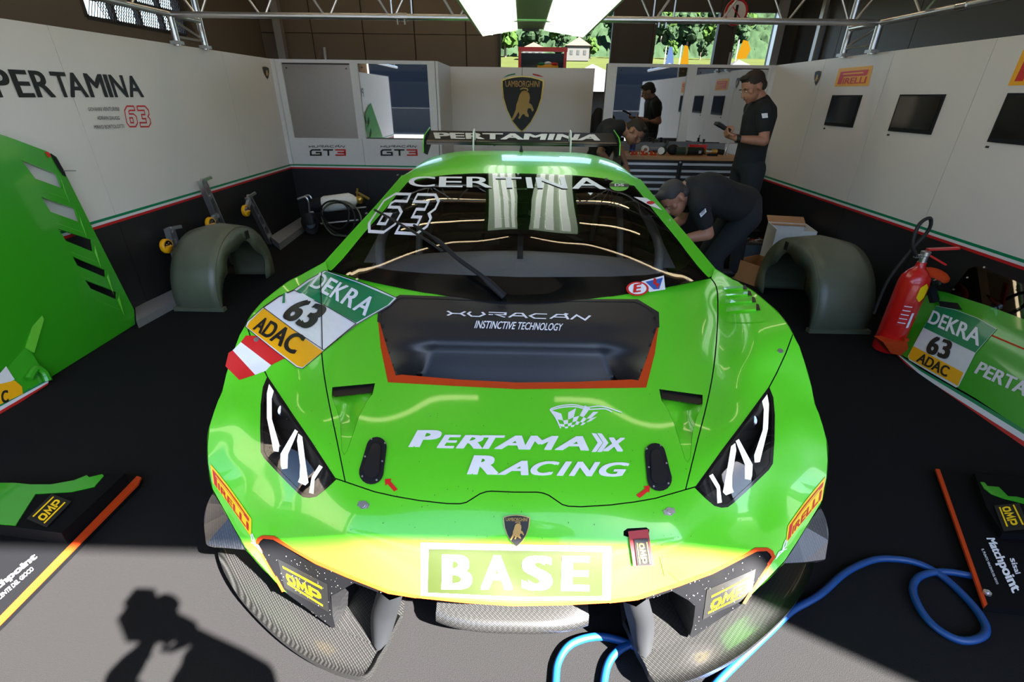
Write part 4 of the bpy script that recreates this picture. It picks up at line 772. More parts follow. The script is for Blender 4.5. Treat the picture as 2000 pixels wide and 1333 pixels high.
monitor([(1627, 186), (1685, 186), (1666, 249), (1612, 245)], 'smallest black wall screen, under the yellow tyre sign'); monitor([(1760, 185), (1849, 184), (1819, 263), (1737, 256)], 'middle black wall screen on the right wall'); monitor([(1970, 183), (2075, 180), (2035, 290), (1933, 275)], 'black wall screen cut by the right picture edge')
# ================================================================== OUTSIDE
# pit wall and grandstand opposite the open garage door
t = thing('pit_wall', (0, -12, -.02), 'low concrete pit wall opposite the open garage door', 'wall'); b = MB(); b.box((0, -12, .5), (60, .3, 1.1)); b.build('barrier', 'tarmac', t); b = MB(); b.box((0, -12, 1.6), (60, .04, 1.0)); b.build('sponsor_band', 'stand_grey', t)
t = thing('grandstand', (0, -34, -.02), 'tall grey grandstand beyond the pit wall', 'grandstand')
for i in range(9): b = MB(); b.box((0, -30-i*1.2, .5+i*.8), (70, 1.2, 1.0+.0)); b.build('terrace', 'stand_grey' if i % 2 else 'stand_dark', t)
b = MB(); b.box((0, -36, 12.5), (70, 13, .3)); b.build('canopy', 'stand_grey', t)
for i in range(9): b = MB(); b.box((-32+8*i, -41, 6), (.4, .4, 12.8)); b.build('column', 'stand_grey', t)
tv = []; tf = []; nx, ny = 30, 16
for j in range(ny+1):
    for i in range(nx+1):
        x = -60+180*i/nx; y = 45+260*j/ny; t = (y-45)/260; z = -.1+14*min(1, t*2.0)**1.1; tv.append((x, y, z))
for j in range(ny):
    for i in range(nx): a = j*(nx+1)+i; tf.append((a, a+1, a+nx+2, a+nx+1))
hill = mesh('hillside', tv, tf, 'grass', struct=True, smooth=True)
tv = []; tf = []; nx, ny = 150, 40
for j in range(ny+1):
    for i in range(nx+1): x = -40+150*i/nx; y = 158+110*j/ny; t = (y-158)/110; tv.append((x+rng.uniform(-.4, .4), y, 11.5+34*t**.9+rng.uniform(0, 3.2)*(j > 0)))
for j in range(ny):
    for i in range(nx): a = j*(nx+1)+i; tf.append((a, a+1, a+nx+2, a+nx+1))
wood = mesh('wooded_slope', tv, tf, 'tree', struct=True, smooth=True)
def hz(x, y): t = (y-45)/260; return (-.1+14*min(1, t*2.0)**1.1) if y < 158 else max(13.9, 11.5+34*((y-158)/110)**.9)
bases = []
for v in range(3):
    t = thing('hill_tree', (0, 200, 0), 'leafy green tree in the wood on the hillside behind the garage', 'tree', 'trees in the wood on the hillside')
    b = MB(); b.cyl((0, 200, 0), (0, 200, 4), .35, .2, 8); b.build('trunk', 'roof_brown', t, True); b = MB(); r_ = random.Random(v)
    for k in range(26):
        c_ = (r_.uniform(-2.2, 2.2), 200+r_.uniform(-2.2, 2.2), 3.2+r_.uniform(0, 5.5)); q_ = r_.uniform(.7, 1.5)*(1.2-.1*(c_[2]-3.2)); n0_ = len(b.V); b.ell(c_, (q_, q_, q_), n=8); b.V[n0_:] = [(v[0]+r_.uniform(-.22, .22), v[1]+r_.uniform(-.22, .22), v[2]+r_.uniform(-.22, .22)) for v in b.V[n0_:]]
    b.build('crown', 'tree' if v != 1 else 'tree2', t); bases.append(t)
def clone(root, loc, scale=1., rz=0, label=None):
    r = root.copy(); COL.objects.link(r); r.location = loc; r.scale = (scale,)*3; r.rotation_euler = (0, 0, rz)
    if label: r['label'] = label
    for ch in root.children: c = ch.copy(); COL.objects.link(c); c.parent = r
    return r
k = 0
for row, (y, sp_) in enumerate(((150, 7.5), (164, 7.5), (180, 8), (197, 8.5), (214, 9))):
    x = -12.
    while x < 62*y/150:
        loc = (x+rng.uniform(-.6, .6), y+rng.uniform(-3, 3), 0); loc = (loc[0], loc[1], hz(loc[0], loc[1])-.4); s_ = rng.uniform(.85, 1.1)*(.6 if row == 0 else 1)
        if k < 3: bases[k].location = loc
        else: clone(bases[k % 3], loc, s_, rng.uniform(0, 6))
        x += sp_; k += 1
def house(x, y, w_, d_, h, label, m='house'):
    z = hz(x, y)-.1; t = thing('hill_house', (x, y, z), label, 'house'); b = MB(); b.box((x, y, z+h/2), (w_, d_, h)); b.build('wall', m, t); b = MB(); b.prism([(x-w_/2-.4, y-d_/2-.4, z+h), (x+w_/2+.4, y-d_/2-.4, z+h), (x, y-d_/2-.4, z+h+h*.55)], (0, d_+.8, 0)); b.build('roof', 'roof_brown', t)
    for i in range(3): b = MB(); b.box((x-w_*.3+w_*.3*i, y-d_/2-.03, z+h*.55), (w_*.12, .08, h*.3)); b.build('window', 'screen', t)
house(2.6, 142, 5.5, 5, 2.4, 'pale house with a brown roof on the hillside, left of the white one'); house(13.5, 140, 5.5, 5, 3.2, 'white house on the hillside between the rear doors')
# paddock behind the garage
def tent(px, py, y, w_, h, m, label, cat='marquee'):
    p = P(px, py, y=y); t = thing('marquee', (p[0], y, 0), label, cat); zt_ = p[2]; b = MB(); b.add([(p[0]-w_/2, y, zt_-h), (p[0]+w_/2, y, zt_-h), (p[0]+w_/2, y+w_, zt_-h), (p[0]-w_/2, y+w_, zt_-h), (p[0], y+w_/2, zt_)], [(0, 1, 4), (1, 2, 4), (2, 3, 4), (3, 0, 4)]); b.build('canopy', m, t)
    for sx in (-1, 1):
        for sy in (0, 1): b = MB(); b.cyl((p[0]+sx*w_*.48, y+sy*w_, 0), (p[0]+sx*w_*.48, y+sy*w_, zt_-h), .06, n=8); b.build('pole', 'alu_dull', t)
    b = MB(); b.box((p[0], y+w_*.9, (zt_-h)/2), (w_*.9, .06, zt_-h)); b.build('side_wall', m, t)
tent(1172, 118, 24, 5, 1.2, 'tent_white', 'white marquee glimpsed right of the crested panel'); tent(1330, 118, 33, 5, 1.3, 'tent_white', 'white marquee behind the middle rear door'); tent(1470, 112, 41, 5, 1.4, 'tent_white', 'white marquee behind the rightmost rear door')
def flag(px, py, y, h, w_, m, label):
    p = P(px, py, y=y); t = thing('feather_flag', (p[0], y, 0), label, 'flag'); b = MB(); b.cyl((p[0]-w_/2, y, 0), (p[0]-w_/2, y, p[2]), .04, n=8); b.build('pole', 'alu_dull', t)
    b = MB(); q = [(p[0]-w_/2, y, p[2]-h), (p[0]+w_*.3, y, p[2]-h), (p[0]+w_/2, y, p[2]-h*.5), (p[0]+w_*.2, y, p[2]-.1), (p[0]-w_*.2, y, p[2])]; b.prism(q, (0, .02, 0)); b.build('cloth', m, t)
flag(1341, 88, 48, 2.6, .8, 'flag_yellow', 'yellow banner flag seen through the middle rear door'); flag(1311, 90, 48, 2.4, .8, 'flag_blue', 'blue and white banner flag seen through the middle rear door'); flag(1457, 78, 52, 1.5, 1.2, 'flag_yellow', 'yellow flag seen through the rightmost rear door')
# red framed screen behind the crested panel
q = [P(1013, 96, y=8.9), P(1107, 98, y=8.9)]; t = thing('red_framed_display', ((q[0][0]+q[1][0])/2, 8.9, 0), 'red-framed dark display stand rising behind the crested panel', 'display stand')
for a in (q[0][0]+.02, q[1][0]-.02): b = MB(); b.box((a, 8.9, q[0][2]/2), (.045, .05, q[0][2])); b.build('upright', 'spark_red', t)
b = MB(); b.box(((q[0][0]+q[1][0])/2, 8.9, q[0][2]), (q[1][0]-q[0][0]+.02, .055, .06)); b.build('top_bar', 'spark_red', t); b = MB(); b.box(((q[0][0]+q[1][0])/2, 8.93, q[0][2]-.6), (q[1][0]-q[0][0]-.04, .02, 1.1)); b.build('board', 'screen', t)
pc = P(1070, 126, y=8.7); t = thing('tricolour_cap', (pc[0], 8.7, pc[2]-.1), 'domed yellow sign with a green, white and red top in the red frame', 'sign'); b = MB(); b.ell((pc[0], 8.7, pc[2]-.03), (.17, .03, .06)); b.build('dome', 'amber', t, True); 
for i, m in enumerate(('stripe_green', 'white', 'red')): b = MB(); b.ell((pc[0]+(i-1)*.1, 8.69, pc[2]+.018-abs(i-1)*.012), (.06, .03, .024)); b.build('band', m, t, True)
b = MB(); b.box((pc[0], 8.7, (pc[2]-.1)/2), (.04, .03, pc[2]-.1)); b.build('stand', 'matte_black', t)
# ================================================================== LETTERING AND STICKERS ON THE CAR
class Scoop:
    def px(s, pxy, off=0.):
        uv = uv_of(pxy[:, 0], pxy[:, 1]); f = lambda q: BODY.pos(q)+uv_dir(q)*np.clip(sc_t(q), 0, .3)[:, None]; p = f(uv); e = 2.; n = np.cross(f(uv+[0, e])-f(uv-[0, e]), f(uv+[e, 0])-f(uv-[e, 0])); n /= np.linalg.norm(n, axis=1)[:, None]; n *= np.sign((n*(C0-p)).sum(1))[:, None]; return p+n*off, n
SCP = Scoop(); A_ = np.array
D = lambda n, poly, m, off=.002, surf=BODY, step=8, parent=CAR: decal(n, [A_(poly, float)], surf, m, parent, off, step)
T = lambda t, q, m, off=.0035, surf=BODY, bold=.03, shear=0., parent=CAR, sub=9: text(t, q, surf, m, parent, off, bold, shear, sub)
# race-number sticker on the left wing
stk = [(634, 530), (668, 541), (705, 553), (740, 567), (776, 584), (762, 598), (697, 636), (632, 687), (590, 722), (578, 719), (480, 640), (484, 630), (516, 601), (545, 581), (574, 568), (600, 549)]
def edge(poly, m, w_, off, surf=BODY, parent=CAR):
    V, F = strokes([list(map(tuple, poly))+[tuple(poly[0])]], w_); V, F = subdiv(V, F, 14); p, n = surf.px(V, off); return mesh('sticker_edge', p, orient(p, F, n), m, parent, True, n)
D('sticker', stk, 'white', .0026)
D('sticker_band', [(636, 532), (700, 554), (770, 584), (758, 597), (696, 632), (640, 601), (606, 583), (578, 570), (602, 552)], 'sign_green', .0036); D('sticker_band', [(515, 604), (570, 645), (630, 688), (590, 719), (580, 716), (483, 640), (488, 630)], 'amber', .0036)
edge([(574, 569), (640, 602), (696, 634), (632, 686), (572, 646), (515, 603), (545, 582)], 'black_print', 1.4, .0050); edge(stk, 'black_print', 1.2, .0052)
D('torn_edge', [(556, 574), (566, 577), (590, 575), (612, 588), (592, 592), (560, 594), (557, 584)], 'white', .0056); D('torn_edge', [(553, 576), (557, 575), (556, 594), (551, 595)], 'sign_green', .0062)
spaced('DEKRA', [(624, 534), (739, 588), (714, 620), (602, 561)], BODY, 'white', CAR, [1, .85, 1, 1, 1.1], .12, .0062, .025); spaced('63', [(585, 582), (644, 604), (600, 648), (546, 622)], BODY, 'black_print', CAR, [1, 1], .06, .0066, .05); T('ADAC', [(512, 620), (597, 660), (572, 696), (494, 645)], 'black_print', .0062, bold=.04)
V, F = strokes([[(627, 534), (624, 560), (626, 600), (628, 686)]], 1.8); V, F = subdiv(V, F, 12); p, n = BODY.px(V, .0075); mesh('sticker_cut', p, orient(p, F, n), 'gap_black', CAR, True, n)
D('ribbon_red', [(481, 656), (501, 657), (556, 701), (530, 714), (471, 669)], 'red'); D('ribbon_white', [(471, 669), (530, 714), (520, 725), (499, 733), (455, 685)], 'white'); D('ribbon_red', [(455, 685), (499, 733), (468, 743), (441, 716), (447, 690)], 'red')
def side_sponsor(q):
    S = quad_map(q); cv = lambda pts: S(A_([(x, y) for x, y in pts], float)); bow = .10
    D('sticker', cv([(0, 0), (.25, -bow*.7), (.5, -bow), (.75, -bow*.7), (1, 0), (1, 1), (.5, 1-bow), (0, 1)]), 'yellow', .002, step=8); D('lettering', cv([(.06, .12), (.5, .03), (.96, .12), (.95, .30), (.5, .24), (.17, .32), (.15, .92), (.05, .92)]), 'red', .003, step=8); D('letter_cut', cv([(.15, .20), (.5, .11), (.86, .17), (.86, .23), (.5, .17), (.15, .26)]), 'yellow', .004, step=8)
    T('IRELLI', cv([(.2, .46), (.95, .42), (.95, .84), (.18, .86)]), 'red', .003, bold=.03, sub=8)
side_sponsor([(411, 906), (492, 1014), (491, 1049), (417, 944)]); side_sponsor([(1538, 1027), (1612, 931), (1605, 977), (1534, 1062)])
# bonnet wording
T('P', [(816, 842), (866, 842), (854, 875), (798, 875)], 'white', bold=.06); spaced('ERTAMA', [(858, 851), (1150, 854), (1150, 882), (853, 877)], BODY, 'white', CAR, [.95, 1.1, 1.0, 1.3, 1.35, 1.3], -.13, .0035, .045, .25)
for x in (1155, 1166): D('lettering', [(x, 847), (x+9, 848), (x+22, 866), (x+9, 884), (x, 884), (x+12, 866)], 'white')
T('X', [(1188, 856), (1221, 857), (1216, 884), (1176, 883)], 'white', bold=.06); T('R', [(926, 891), (978, 892), (974, 929), (912, 928)], 'white', bold=.06); spaced('ACING', [(982, 901), (1229, 905), (1224, 933), (972, 929)], BODY, 'white', CAR, [1.3, 1.15, .5, 1.2, 1.25], .02, .0035, .045, .25)
S = quad_map([(1078, 803), (1186, 800), (1140, 834), (1098, 838)])
for j in range(4):
    for i in range(8):
        if (i+j) % 2 == 0 and not (j == 3 and i > 4): w0 = .08*math.sin(i*1.2); w1 = .08*math.sin((i+1)*1.2); D('checker', S(A_([(i/8, j/4+w0), ((i+1)/8, j/4+w1), ((i+1)/8, (j+1)/4+w1), (i/8, (j+1)/4+w0)])), 'white')
for l, wd in (([(1075, 800), (1095, 794), (1122, 792), (1145, 797), (1175, 795), (1214, 807)], 2.2), ([(1074, 803), (1098, 797), (1125, 796), (1148, 801), (1180, 800), (1195, 806)], 2.4), ([(1074, 801), (1086, 818), (1095, 838)], 3)):
    V, F = strokes([[tuple(p) for p in spl(l, 4)]], wd); V, F = subdiv(V, F, 14); p, n = BODY.px(V, .0025); mesh('checker_swoosh', p, orient(p, F, n), 'white', CAR, True, n)
hur([(872, 605), (1156, 614), (1152, 628), (872, 619)], SCP, 'white', CAR, .002); T('INSTINCTIVE TECHNOLOGY', [(931, 627), (1100, 633), (1096, 647), (926, 642)], 'white', .002, SCP, .02)
for a in ([(752, 937), (765, 936), (763, 941), (777, 957), (770, 961), (757, 946), (753, 950)], [(1269, 949), (1256, 951), (1260, 955), (1242, 968), (1249, 974), (1265, 961), (1268, 964)]): D('arrow_sticker', a, 'red')
D('arrow_sticker', [(1288, 1089), (1319, 1088), (1313, 1103), (1340, 1121), (1324, 1136), (1304, 1116), (1297, 1126)], 'faded_orange')
# nose board
MT['base_green'] = mat('base_green', (.016, .025, .0018), .5)
MT['base_white'] = mat('base_white', (.75, .75, .73), .5)
D('nose_board', [(822, 1060), (1008, 1064), (1194, 1067), (1192, 1172), (1008, 1173), (822, 1163)], 'base_white', .0025, step=20); D('nose_board_field', [(838, 1072), (1008, 1075), (1177, 1078), (1176, 1164), (1008, 1166), (836, 1157)], 'base_green', .0035, step=20)
spaced('BASE', [(864, 1083), (1152, 1086), (1150, 1154), (863, 1150)], BODY, 'base_white', CAR, [1, 1.05, 1, .9], .28, .0045, .05, 0)
shield(CAR, [(983, 1006), (1035, 1007), (1034, 1068), (984, 1067)], BODY, .005)
def omp(q, surf, parent, off=.003, m='yellow', lines=True):
    S = quad_map(q); 
    for y in (0, .9): decal('lettering_rule', [S(A_([(0, y), (1, y), (1, y+.10), (0, y+.10)]))], surf, m, parent, off, 16)
    V, F = strokes([[(.1, .1), (.0, .35), (.0, .65), (.1, .9), (.55, .9), (.65, .65), (.65, .35), (.55, .1), (.1, .1)], [(.95, 0), (1.05, 1), (1.35, .35), (1.65, 1), (1.75, 0)], [(2.05, 0), (2.05, .95), (2.6, .95), (2.72, .8), (2.72, .5), (2.6, .38), (2.05, .38)]], .24)
    shape_in_quad('lettering', V, F, S(A_([(.03, .2), (.97, .2), (.97, .82), (.03, .82)])), surf, m, parent, off, 16)
for q, t in (([(543, 1092), (640, 1141), (643, 1196), (556, 1148)], [(553, 1106), (630, 1146), (632, 1184), (563, 1141)]), ([(1380, 1152), (1475, 1112), (1467, 1165), (1372, 1210)], [(1389, 1163), (1466, 1125), (1455, 1163), (1382, 1198)])): D('sticker', q, 'black_print', .002, LOW); omp(t, LOW, CAR, .003)
D('strap_label', [(1236, 1053), (1263, 1051), (1269, 1100), (1242, 1102)], 'black_print', .011, parent=TOW); omp([(1261, 1057), (1267, 1097), (1245, 1098), (1240, 1059)], BODY, TOW, .013, 'gold')
# windscreen wording
spaced('CERTINA', [(800, 346), (1176, 349), (1184, 371), (797, 366)], WSC, 'white', CAR, [1.1, .95, 1, 1, .22, 1.1, 1.2], .16, .004, .018)
V, F = num63(.075); shape_in_quad('number_outline', V, F, [(756, 377), (866, 380), (828, 462), (708, 456)], WSC, 'white', CAR, .004, 18)
D('disc_sticker', [(1209+19*math.cos(a), 364+11*math.sin(a)) for a in np.linspace(0, 2*math.pi, 25)[:-1]], 'fin_green', .004, WSC); D('disc_band', [(1190, 360), (1228, 361), (1228, 367), (1190, 366)], 'black_print', .005, WSC); T('DS', [(1200, 361), (1218, 361), (1218, 366), (1200, 366)], 'white', .006, WSC, .03)
D('corner_sticker', [(1237, 386), (1262, 388), (1280, 400), (1293, 412), (1270, 404)], 'white', .004, WSC); D('corner_sticker_mark', [(1270+8*math.cos(a), 397.5+3.2*math.sin(a)) for a in np.linspace(0, 6.2, 14)], 'red', .005, WSC)
D('sticker', [(1252, 551), (1296, 539.5), (1299, 567), (1268, 572)], 'white', .004, WSC); D('sticker_mark', [(1260, 552), (1294, 544), (1287, 566), (1276, 567)], 'blue', .005, WSC); D('sticker_mark', [(1276, 545), (1281, 546), (1281, 555), (1287, 556), (1283, 566), (1280, 558), (1275, 557)], 'red', .006, WSC)
for r, m, o_ in ((1, 'red', .007), (.8, 'white', .008)): D('disc_sticker', [(1244+22*r*math.cos(a), 566+14*r*math.sin(a)) for a in np.linspace(0, 2*math.pi, 25)[:-1]], m, o_, WSC)
T('E', [(1237, 558), (1252, 556), (1250, 573), (1235, 575)], 'red', .010, WSC, .05)
D('marker', [(1148, 378), (1158, 378), (1153, 383)], 'white', .004, WSC)
wp_ = Plane((0, 5.18, 1.215), (0, -.056, .22)); T('PERTAMINA', [(846, 259), (1180, 263), (1172, 275), (850, 271)], 'frame_white', .001, wp_, .05)
for s, (x, y) in ((1, (1528, 1074)), (-1, (499, 1062))):
    L = [[(0, -3), (0, 4)], [(0, 0), (6, -8), (8, -18)], [(0, 0), (2, -10), (6, -20)], [(0, 1), (-7, 4), (-12, 14)], [(0, 2), (-6, 8), (-14, 18)], [(0, 0), (8, -2)]]; L = [[(x+s*a, y+b_) for a, b_ in l] for l in L]
    V, F = strokes(L, 2.0); p, n = BODY.px(V, .003); mesh('spider_emblem', p, orient(p, F, n), 'white', CAR, True, n)
# road dirt and stone chips on the nose: small flecks
b = MB()
for i in range(150):
    x = rng.uniform(560, 1450); y = rng.uniform(760, 1150); p, n = BODY.px(A_([[x, y]]), .0022); p = p[0]; n = n[0]; t = np.cross(n, [0, 0, 1.]); t /= np.linalg.norm(t); u = np.cross(n, t); r = rng.uniform(.0006, .0013)
    b.add([p+t*r, p+u*r*2, p-t*r, p-u*r*2], [(0, 1, 2, 3)])
o = b.build('dirt_flecks', 'hall_dark', CAR); o['kind'] = 'stuff'
b = MB()
for i in range(420):
    x = rng.uniform(520, 790) if i % 2 else rng.uniform(1240, 1500); y = rng.uniform(1080, 1240); uvp = uv_of(x, y)
    if not inside(uvp[None], [cp_, flip(cp_)])[0]: continue
    p, n = LOW.px(A_([[x, y]]), .0035); p = p[0]; n = n[0]; t = np.cross(n, [0, 0, 1.]); t /= np.linalg.norm(t); u = np.cross(n, t); r = rng.uniform(.0006, .0016); b.add([p+t*r, p+u*r, p-t*r, p-u*r], [(0, 1, 2, 3)])
o = b.build('stone_chips', 'cream', CAR); o['kind'] = 'stuff'
# ================================================================== LOOSE BODY PANELS AND GARAGE KIT
def slabpx(name, poly, surf, m, parent, th=.01, holes=(), off=0., step=60, label=None, bst=None):
    L = [A_(poly, float)]+[A_(h, float) for h in holes]; V, F = tri2d(L, step, bst or step); p, n = surf.px(V, off); N = len(p); p2 = p-n*th; F = orient(p, F, n); FF = [tuple(f) for f in F]+[tuple(f[::-1]+N) for f in F]
    o = 0
    for l in L:
        k = len(dens(l, bst or step)); FF += [(o+i, o+(i+1) % k, N+o+(i+1) % k, N+o+i) for i in range(k)]; o += k
    ob_ = mesh(name, np.concatenate([p, p2]), FF, m, parent, label=label); fixn(ob_); return ob_
# ---- left: vented panels leaning on the wall
pa, pb, ptp = P(264, 634, z=.005), P(93, 741, z=.005), P(111, 307, x=XL+.03); PA = plane3(pa, pb, ptp)
t = thing('vented_body_panel', tuple((pa+pb)/2), 'large green vented body panel leaning against the left wall', 'body panel', 'loose green body panels')
sl_ = [[(42, 313), (111, 340), (124, 369), (69, 349)], [(81, 385), (147, 408), (157, 435), (99, 414)], [(114, 447), (180, 469), (184, 493), (129, 471)], [(142, 501), (207, 528), (208, 543), (151, 519)], [(166, 547), (229, 571), (229, 586), (177, 564)]]
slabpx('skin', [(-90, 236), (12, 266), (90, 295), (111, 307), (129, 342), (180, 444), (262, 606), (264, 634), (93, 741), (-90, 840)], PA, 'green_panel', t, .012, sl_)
for q in sl_:
    a = A_(q, float); V = [PA.px(a, 0)[0], PA.px(a, -.05)[0]]
    b = MB(); p0_, p1_ = PA.px(a[[1, 2]], .0)[0]; e = PA.px(A_([a[2]+[14, 34]]), .0)[0][0]; e2 = PA.px(A_([a[2]+[2, 4]]), -.03)[0][0]; b.add([p0_+PA.n*.012, e+PA.n*.002, p1_+PA.n*.002, (p0_+p1_)/2+PA.n*.012], [(0, 1, 2, 3)]); b.build('vent_edge', 'fin_green', t)
    b = MB(); f0, f1 = PA.px(a[[3, 2]], .001)[0]; g0, g1 = PA.px(a[[3, 2]]+[[10, 22], [6, 20]], .001)[0]; b.add([f0-PA.n*.03, f1-PA.n*.03, g1, g0], [(0, 1, 2, 3)]); b.build('vent_ramp', 'fin_green', t)
slabpx('latch_plate', [(97, 300), (105, 305), (112, 315), (124, 335), (127, 345), (122, 342), (112, 328), (103, 312)], PA, 'matte_black', t, .006, off=.008, step=20); slabpx('latch_tab', [(86, 297), (92, 297), (98, 306), (94, 308)], PA, 'red', t, .004, off=.008)
b = MB(); p0_ = PA.px(A_([[122., 334.]]), .01)[0][0]; b.cyl(p0_, p0_+A_([.06, .0, .0])+PA.n*.02, .004, n=6); b.build('latch_pin', 'alu_dull', t)
# nearer side piece with tall vents and number sticker
pb2, pc2 = P(92, 752, z=.01), P(-60, 838, z=.01); PB = plane3(pb2, pc2, pb2+A_([-.22, .05, .62])); t = thing('side_skirt_panel', tuple(pb2), 'green side skirt with orange sticker corner at the left picture edge', 'body panel', 'loose green body panels')
h1 = [(18, 544), (30, 550), (30, 563), (11, 627), (-14, 600), (-14, 560)]; h2 = [(57, 594), (67, 598), (68, 610), (48, 680), (34, 662)]
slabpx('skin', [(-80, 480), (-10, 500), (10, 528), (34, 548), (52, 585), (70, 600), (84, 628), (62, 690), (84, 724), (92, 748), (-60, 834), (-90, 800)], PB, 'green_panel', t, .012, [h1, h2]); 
for q in ([(30, 550), (50, 580), (14, 630), (11, 627), (30, 563)], [(68, 598), (83, 625), (64, 690), (48, 680), (68, 610)]): slabpx('vent_fin', q, PB, 'fin_green', t, .01, off=.014)
b = MB(); pe = PB.px(A_([(52, 742), (66, 722), (82, 730), (90, 746)]), .02)[0]; b.loft(spl(pe, 3), [.02]*10, 8); b.build('skirt_bulge', 'green_panel', t, True)
for q, m in (([(-60, 822), (94, 741), (94, 744), (-60, 827)], 'sign_green'), ([(-60, 827), (94, 744), (94, 748), (-60, 838)], 'stripe_white'), ([(-60, 838), (94, 748), (93, 752), (-60, 850)], 'stripe_red')): decal('stripe', [A_(q, float)], PB, m, t, .003, 60)
decal('sticker', [A_([(-40, 760), (-40, 700), (4, 705), (28, 742), (-10, 764)], float)], PB, 'stripe_white', t, .003, 40); decal('sticker_band', [A_([(-40, 760), (28, 744), (42, 756), (44, 770), (-20, 800)], float)], PB, 'amber', t, .004, 40); text('C', [(0, 765), (14, 762), (16, 786), (2, 790)], PB, 'black_print', t, .006, .05)
# ---- left and right front corner pieces lying on the floor
def corner_piece(label, base, omp_b, omp_t, green, block, line, matchq, smallq, sis, rise):
    zc = Plane((0, 0, .03), (0, 0, 1)); zt_ = Plane((0, 0, rise), (0, 0, 1)); c = zc.px(A_(base, float))[0].mean(0); t = thing('front_corner_piece', (c[0], c[1], 0), label, 'body panel', 'front corner pieces on the floor')
    slabpx('floor_blade', base, zc, 'satin_black', t, .028); slabpx('edge_strip', line, zc, 'orange', t, .01, off=.003)
    slabpx('raised_block', block, zt_, 'satin_black', t, rise-.028); slabpx('green_flank', green, zt_, 'green_panel', t, .02, off=.004)
    decal('sticker', [A_(omp_b, float)], zt_, 'black_print', t, .006, 40); omp(omp_t, zt_, t, .008)
    text('Matchpoint', matchq, zc, 'white', t, .002, .05, 0, 0); text('IL PUNTO VINCENTE DEL GIOCO', smallq, zc, 'white', t, .002, .02, 0, 0)
    if sis: text('sisal', sis, zc, 'white', t, .002, .03, 0, 0)
    return t
t = corner_piece('black and green front corner piece lying on the floor at the left', [(238, 925), (275, 932), (270, 945), (0, 1216), (-60, 1270), (-60, 1045), (118, 1046), (206, 928)], [(102, 967), (141, 982), (92, 1033), (53, 1016)], [(65, 1012), (105, 973), (130, 985), (89, 1026)],
 [(-60, 945), (30, 945), (60, 948), (100, 948), (145, 940), (170, 930), (175, 934), (200, 928), (203, 931), (185, 952), (140, 962), (70, 966), (31, 1028), (-60, 1020)], [(-60, 950), (140, 955), (214, 928), (245, 925), (120, 1042), (-60, 1018)], [(268, 931), (276, 934), (270, 946), (0, 1219), (-60, 1280), (-60, 1268), (0, 1206)],
 [(-49, 1176), (66, 1081), (76, 1093), (-40, 1188)], [(-60, 1215), (62, 1108), (67, 1114), (-55, 1222)], None, .09)
t2 = corner_piece('black front corner piece on the floor at the right, orange edge toward the blue hose', [(1829, 918), (1900, 925), (2060, 950), (2060, 1200), (1924, 1185)], [(1940, 990), (1989, 985), (2010, 1036), (1959, 1040)], [(1979, 989), (1998, 1028), (1964, 1032), (1949, 994)],
 [(1914, 943), (1922, 944), (1928, 951), (1950, 953), (1968, 971), (1985, 972), (2060, 990), (2060, 1000), (1960, 975), (1935, 966), (1921, 955)], [(1903, 925), (2060, 940), (2060, 1020), (2010, 1045), (1958, 1042), (1926, 990)], [(1827, 917), (1835, 918), (1928, 1182), (1922, 1187)],
 [(1942, 1052), (1996, 1152), (1971, 1164), (1920, 1052)], [(1921, 1073), (1950, 1142), (1946, 1143), (1916, 1074)], [(1984, 1091), (1993, 1121), (1983, 1123), (1971, 1092)], .06)
b = MB(); p0_ = P(1927, 1160, z=.033); b.cyl(p0_, p0_+A_([0, 0, .008]), .013, n=6); b.cyl(p0_, p0_+A_([0, 0, .014]), .006, n=10); b.build('bolt', 'alu', t2)
# ---- right: complete door assembly with mirror and window
PD = plane3(P(1745, 690, z=.01), P(2000, 866, z=.01), P(1870, 573, x=XR-.10)); c = P(1850, 760, z=0); t = thing('loose_car_door', tuple(c), 'green car door with number 63 sticker and orange mirror leaning at the right', 'car door')
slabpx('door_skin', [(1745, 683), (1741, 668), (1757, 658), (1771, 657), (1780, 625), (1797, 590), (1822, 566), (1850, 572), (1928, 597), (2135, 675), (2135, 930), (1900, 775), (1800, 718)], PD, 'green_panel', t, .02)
slabpx('window', [(1855, 574), (1866, 556), (1891, 525), (1911, 517), (2135, 540), (2135, 683), (1928, 600)], PD, 'plexi', t, .004, off=-.004)
for q, m, o_ in (([(1744, 684), (1800, 722), (1900, 779), (2135, 920), (2135, 932), (1900, 787), (1800, 727)], 'sign_green', .001), ([(1744, 685), (1800, 727), (1900, 787), (2135, 932), (2135, 948), (1900, 799), (1800, 735)], 'stripe_white', .001), ([(1744, 687), (1800, 735), (1900, 799), (2135, 948), (2135, 962), (1900, 809), (1800, 741)], 'stripe_red', .001)): slabpx('stripe', q, PD, m, t, .008, off=.004+o_)
decal('pinstripe', [A_([(1935, 653), (2130, 735), (2130, 739), (1934, 656)], float)], PD, 'orange', t, .002, 40)
decal('sticker', [A_([(1830, 598), (1868, 606), (1910, 622), (1948, 643), (1906, 691), (1873, 756), (1868, 758), (1776, 704), (1774, 697), (1785, 676), (1804, 641)], float)], PD, 'stripe_white', t, .004, 40); decal('sticker_band', [A_([(1830, 599), (1868, 607), (1910, 623), (1946, 644), (1906, 690), (1805, 641)], float)], PD, 'sign_green', t, .006, 40); decal('sticker_band', [A_([(1785, 677), (1883, 729), (1872, 755), (1777, 702), (1776, 696)], float)], PD, 'amber', t, .006, 40)
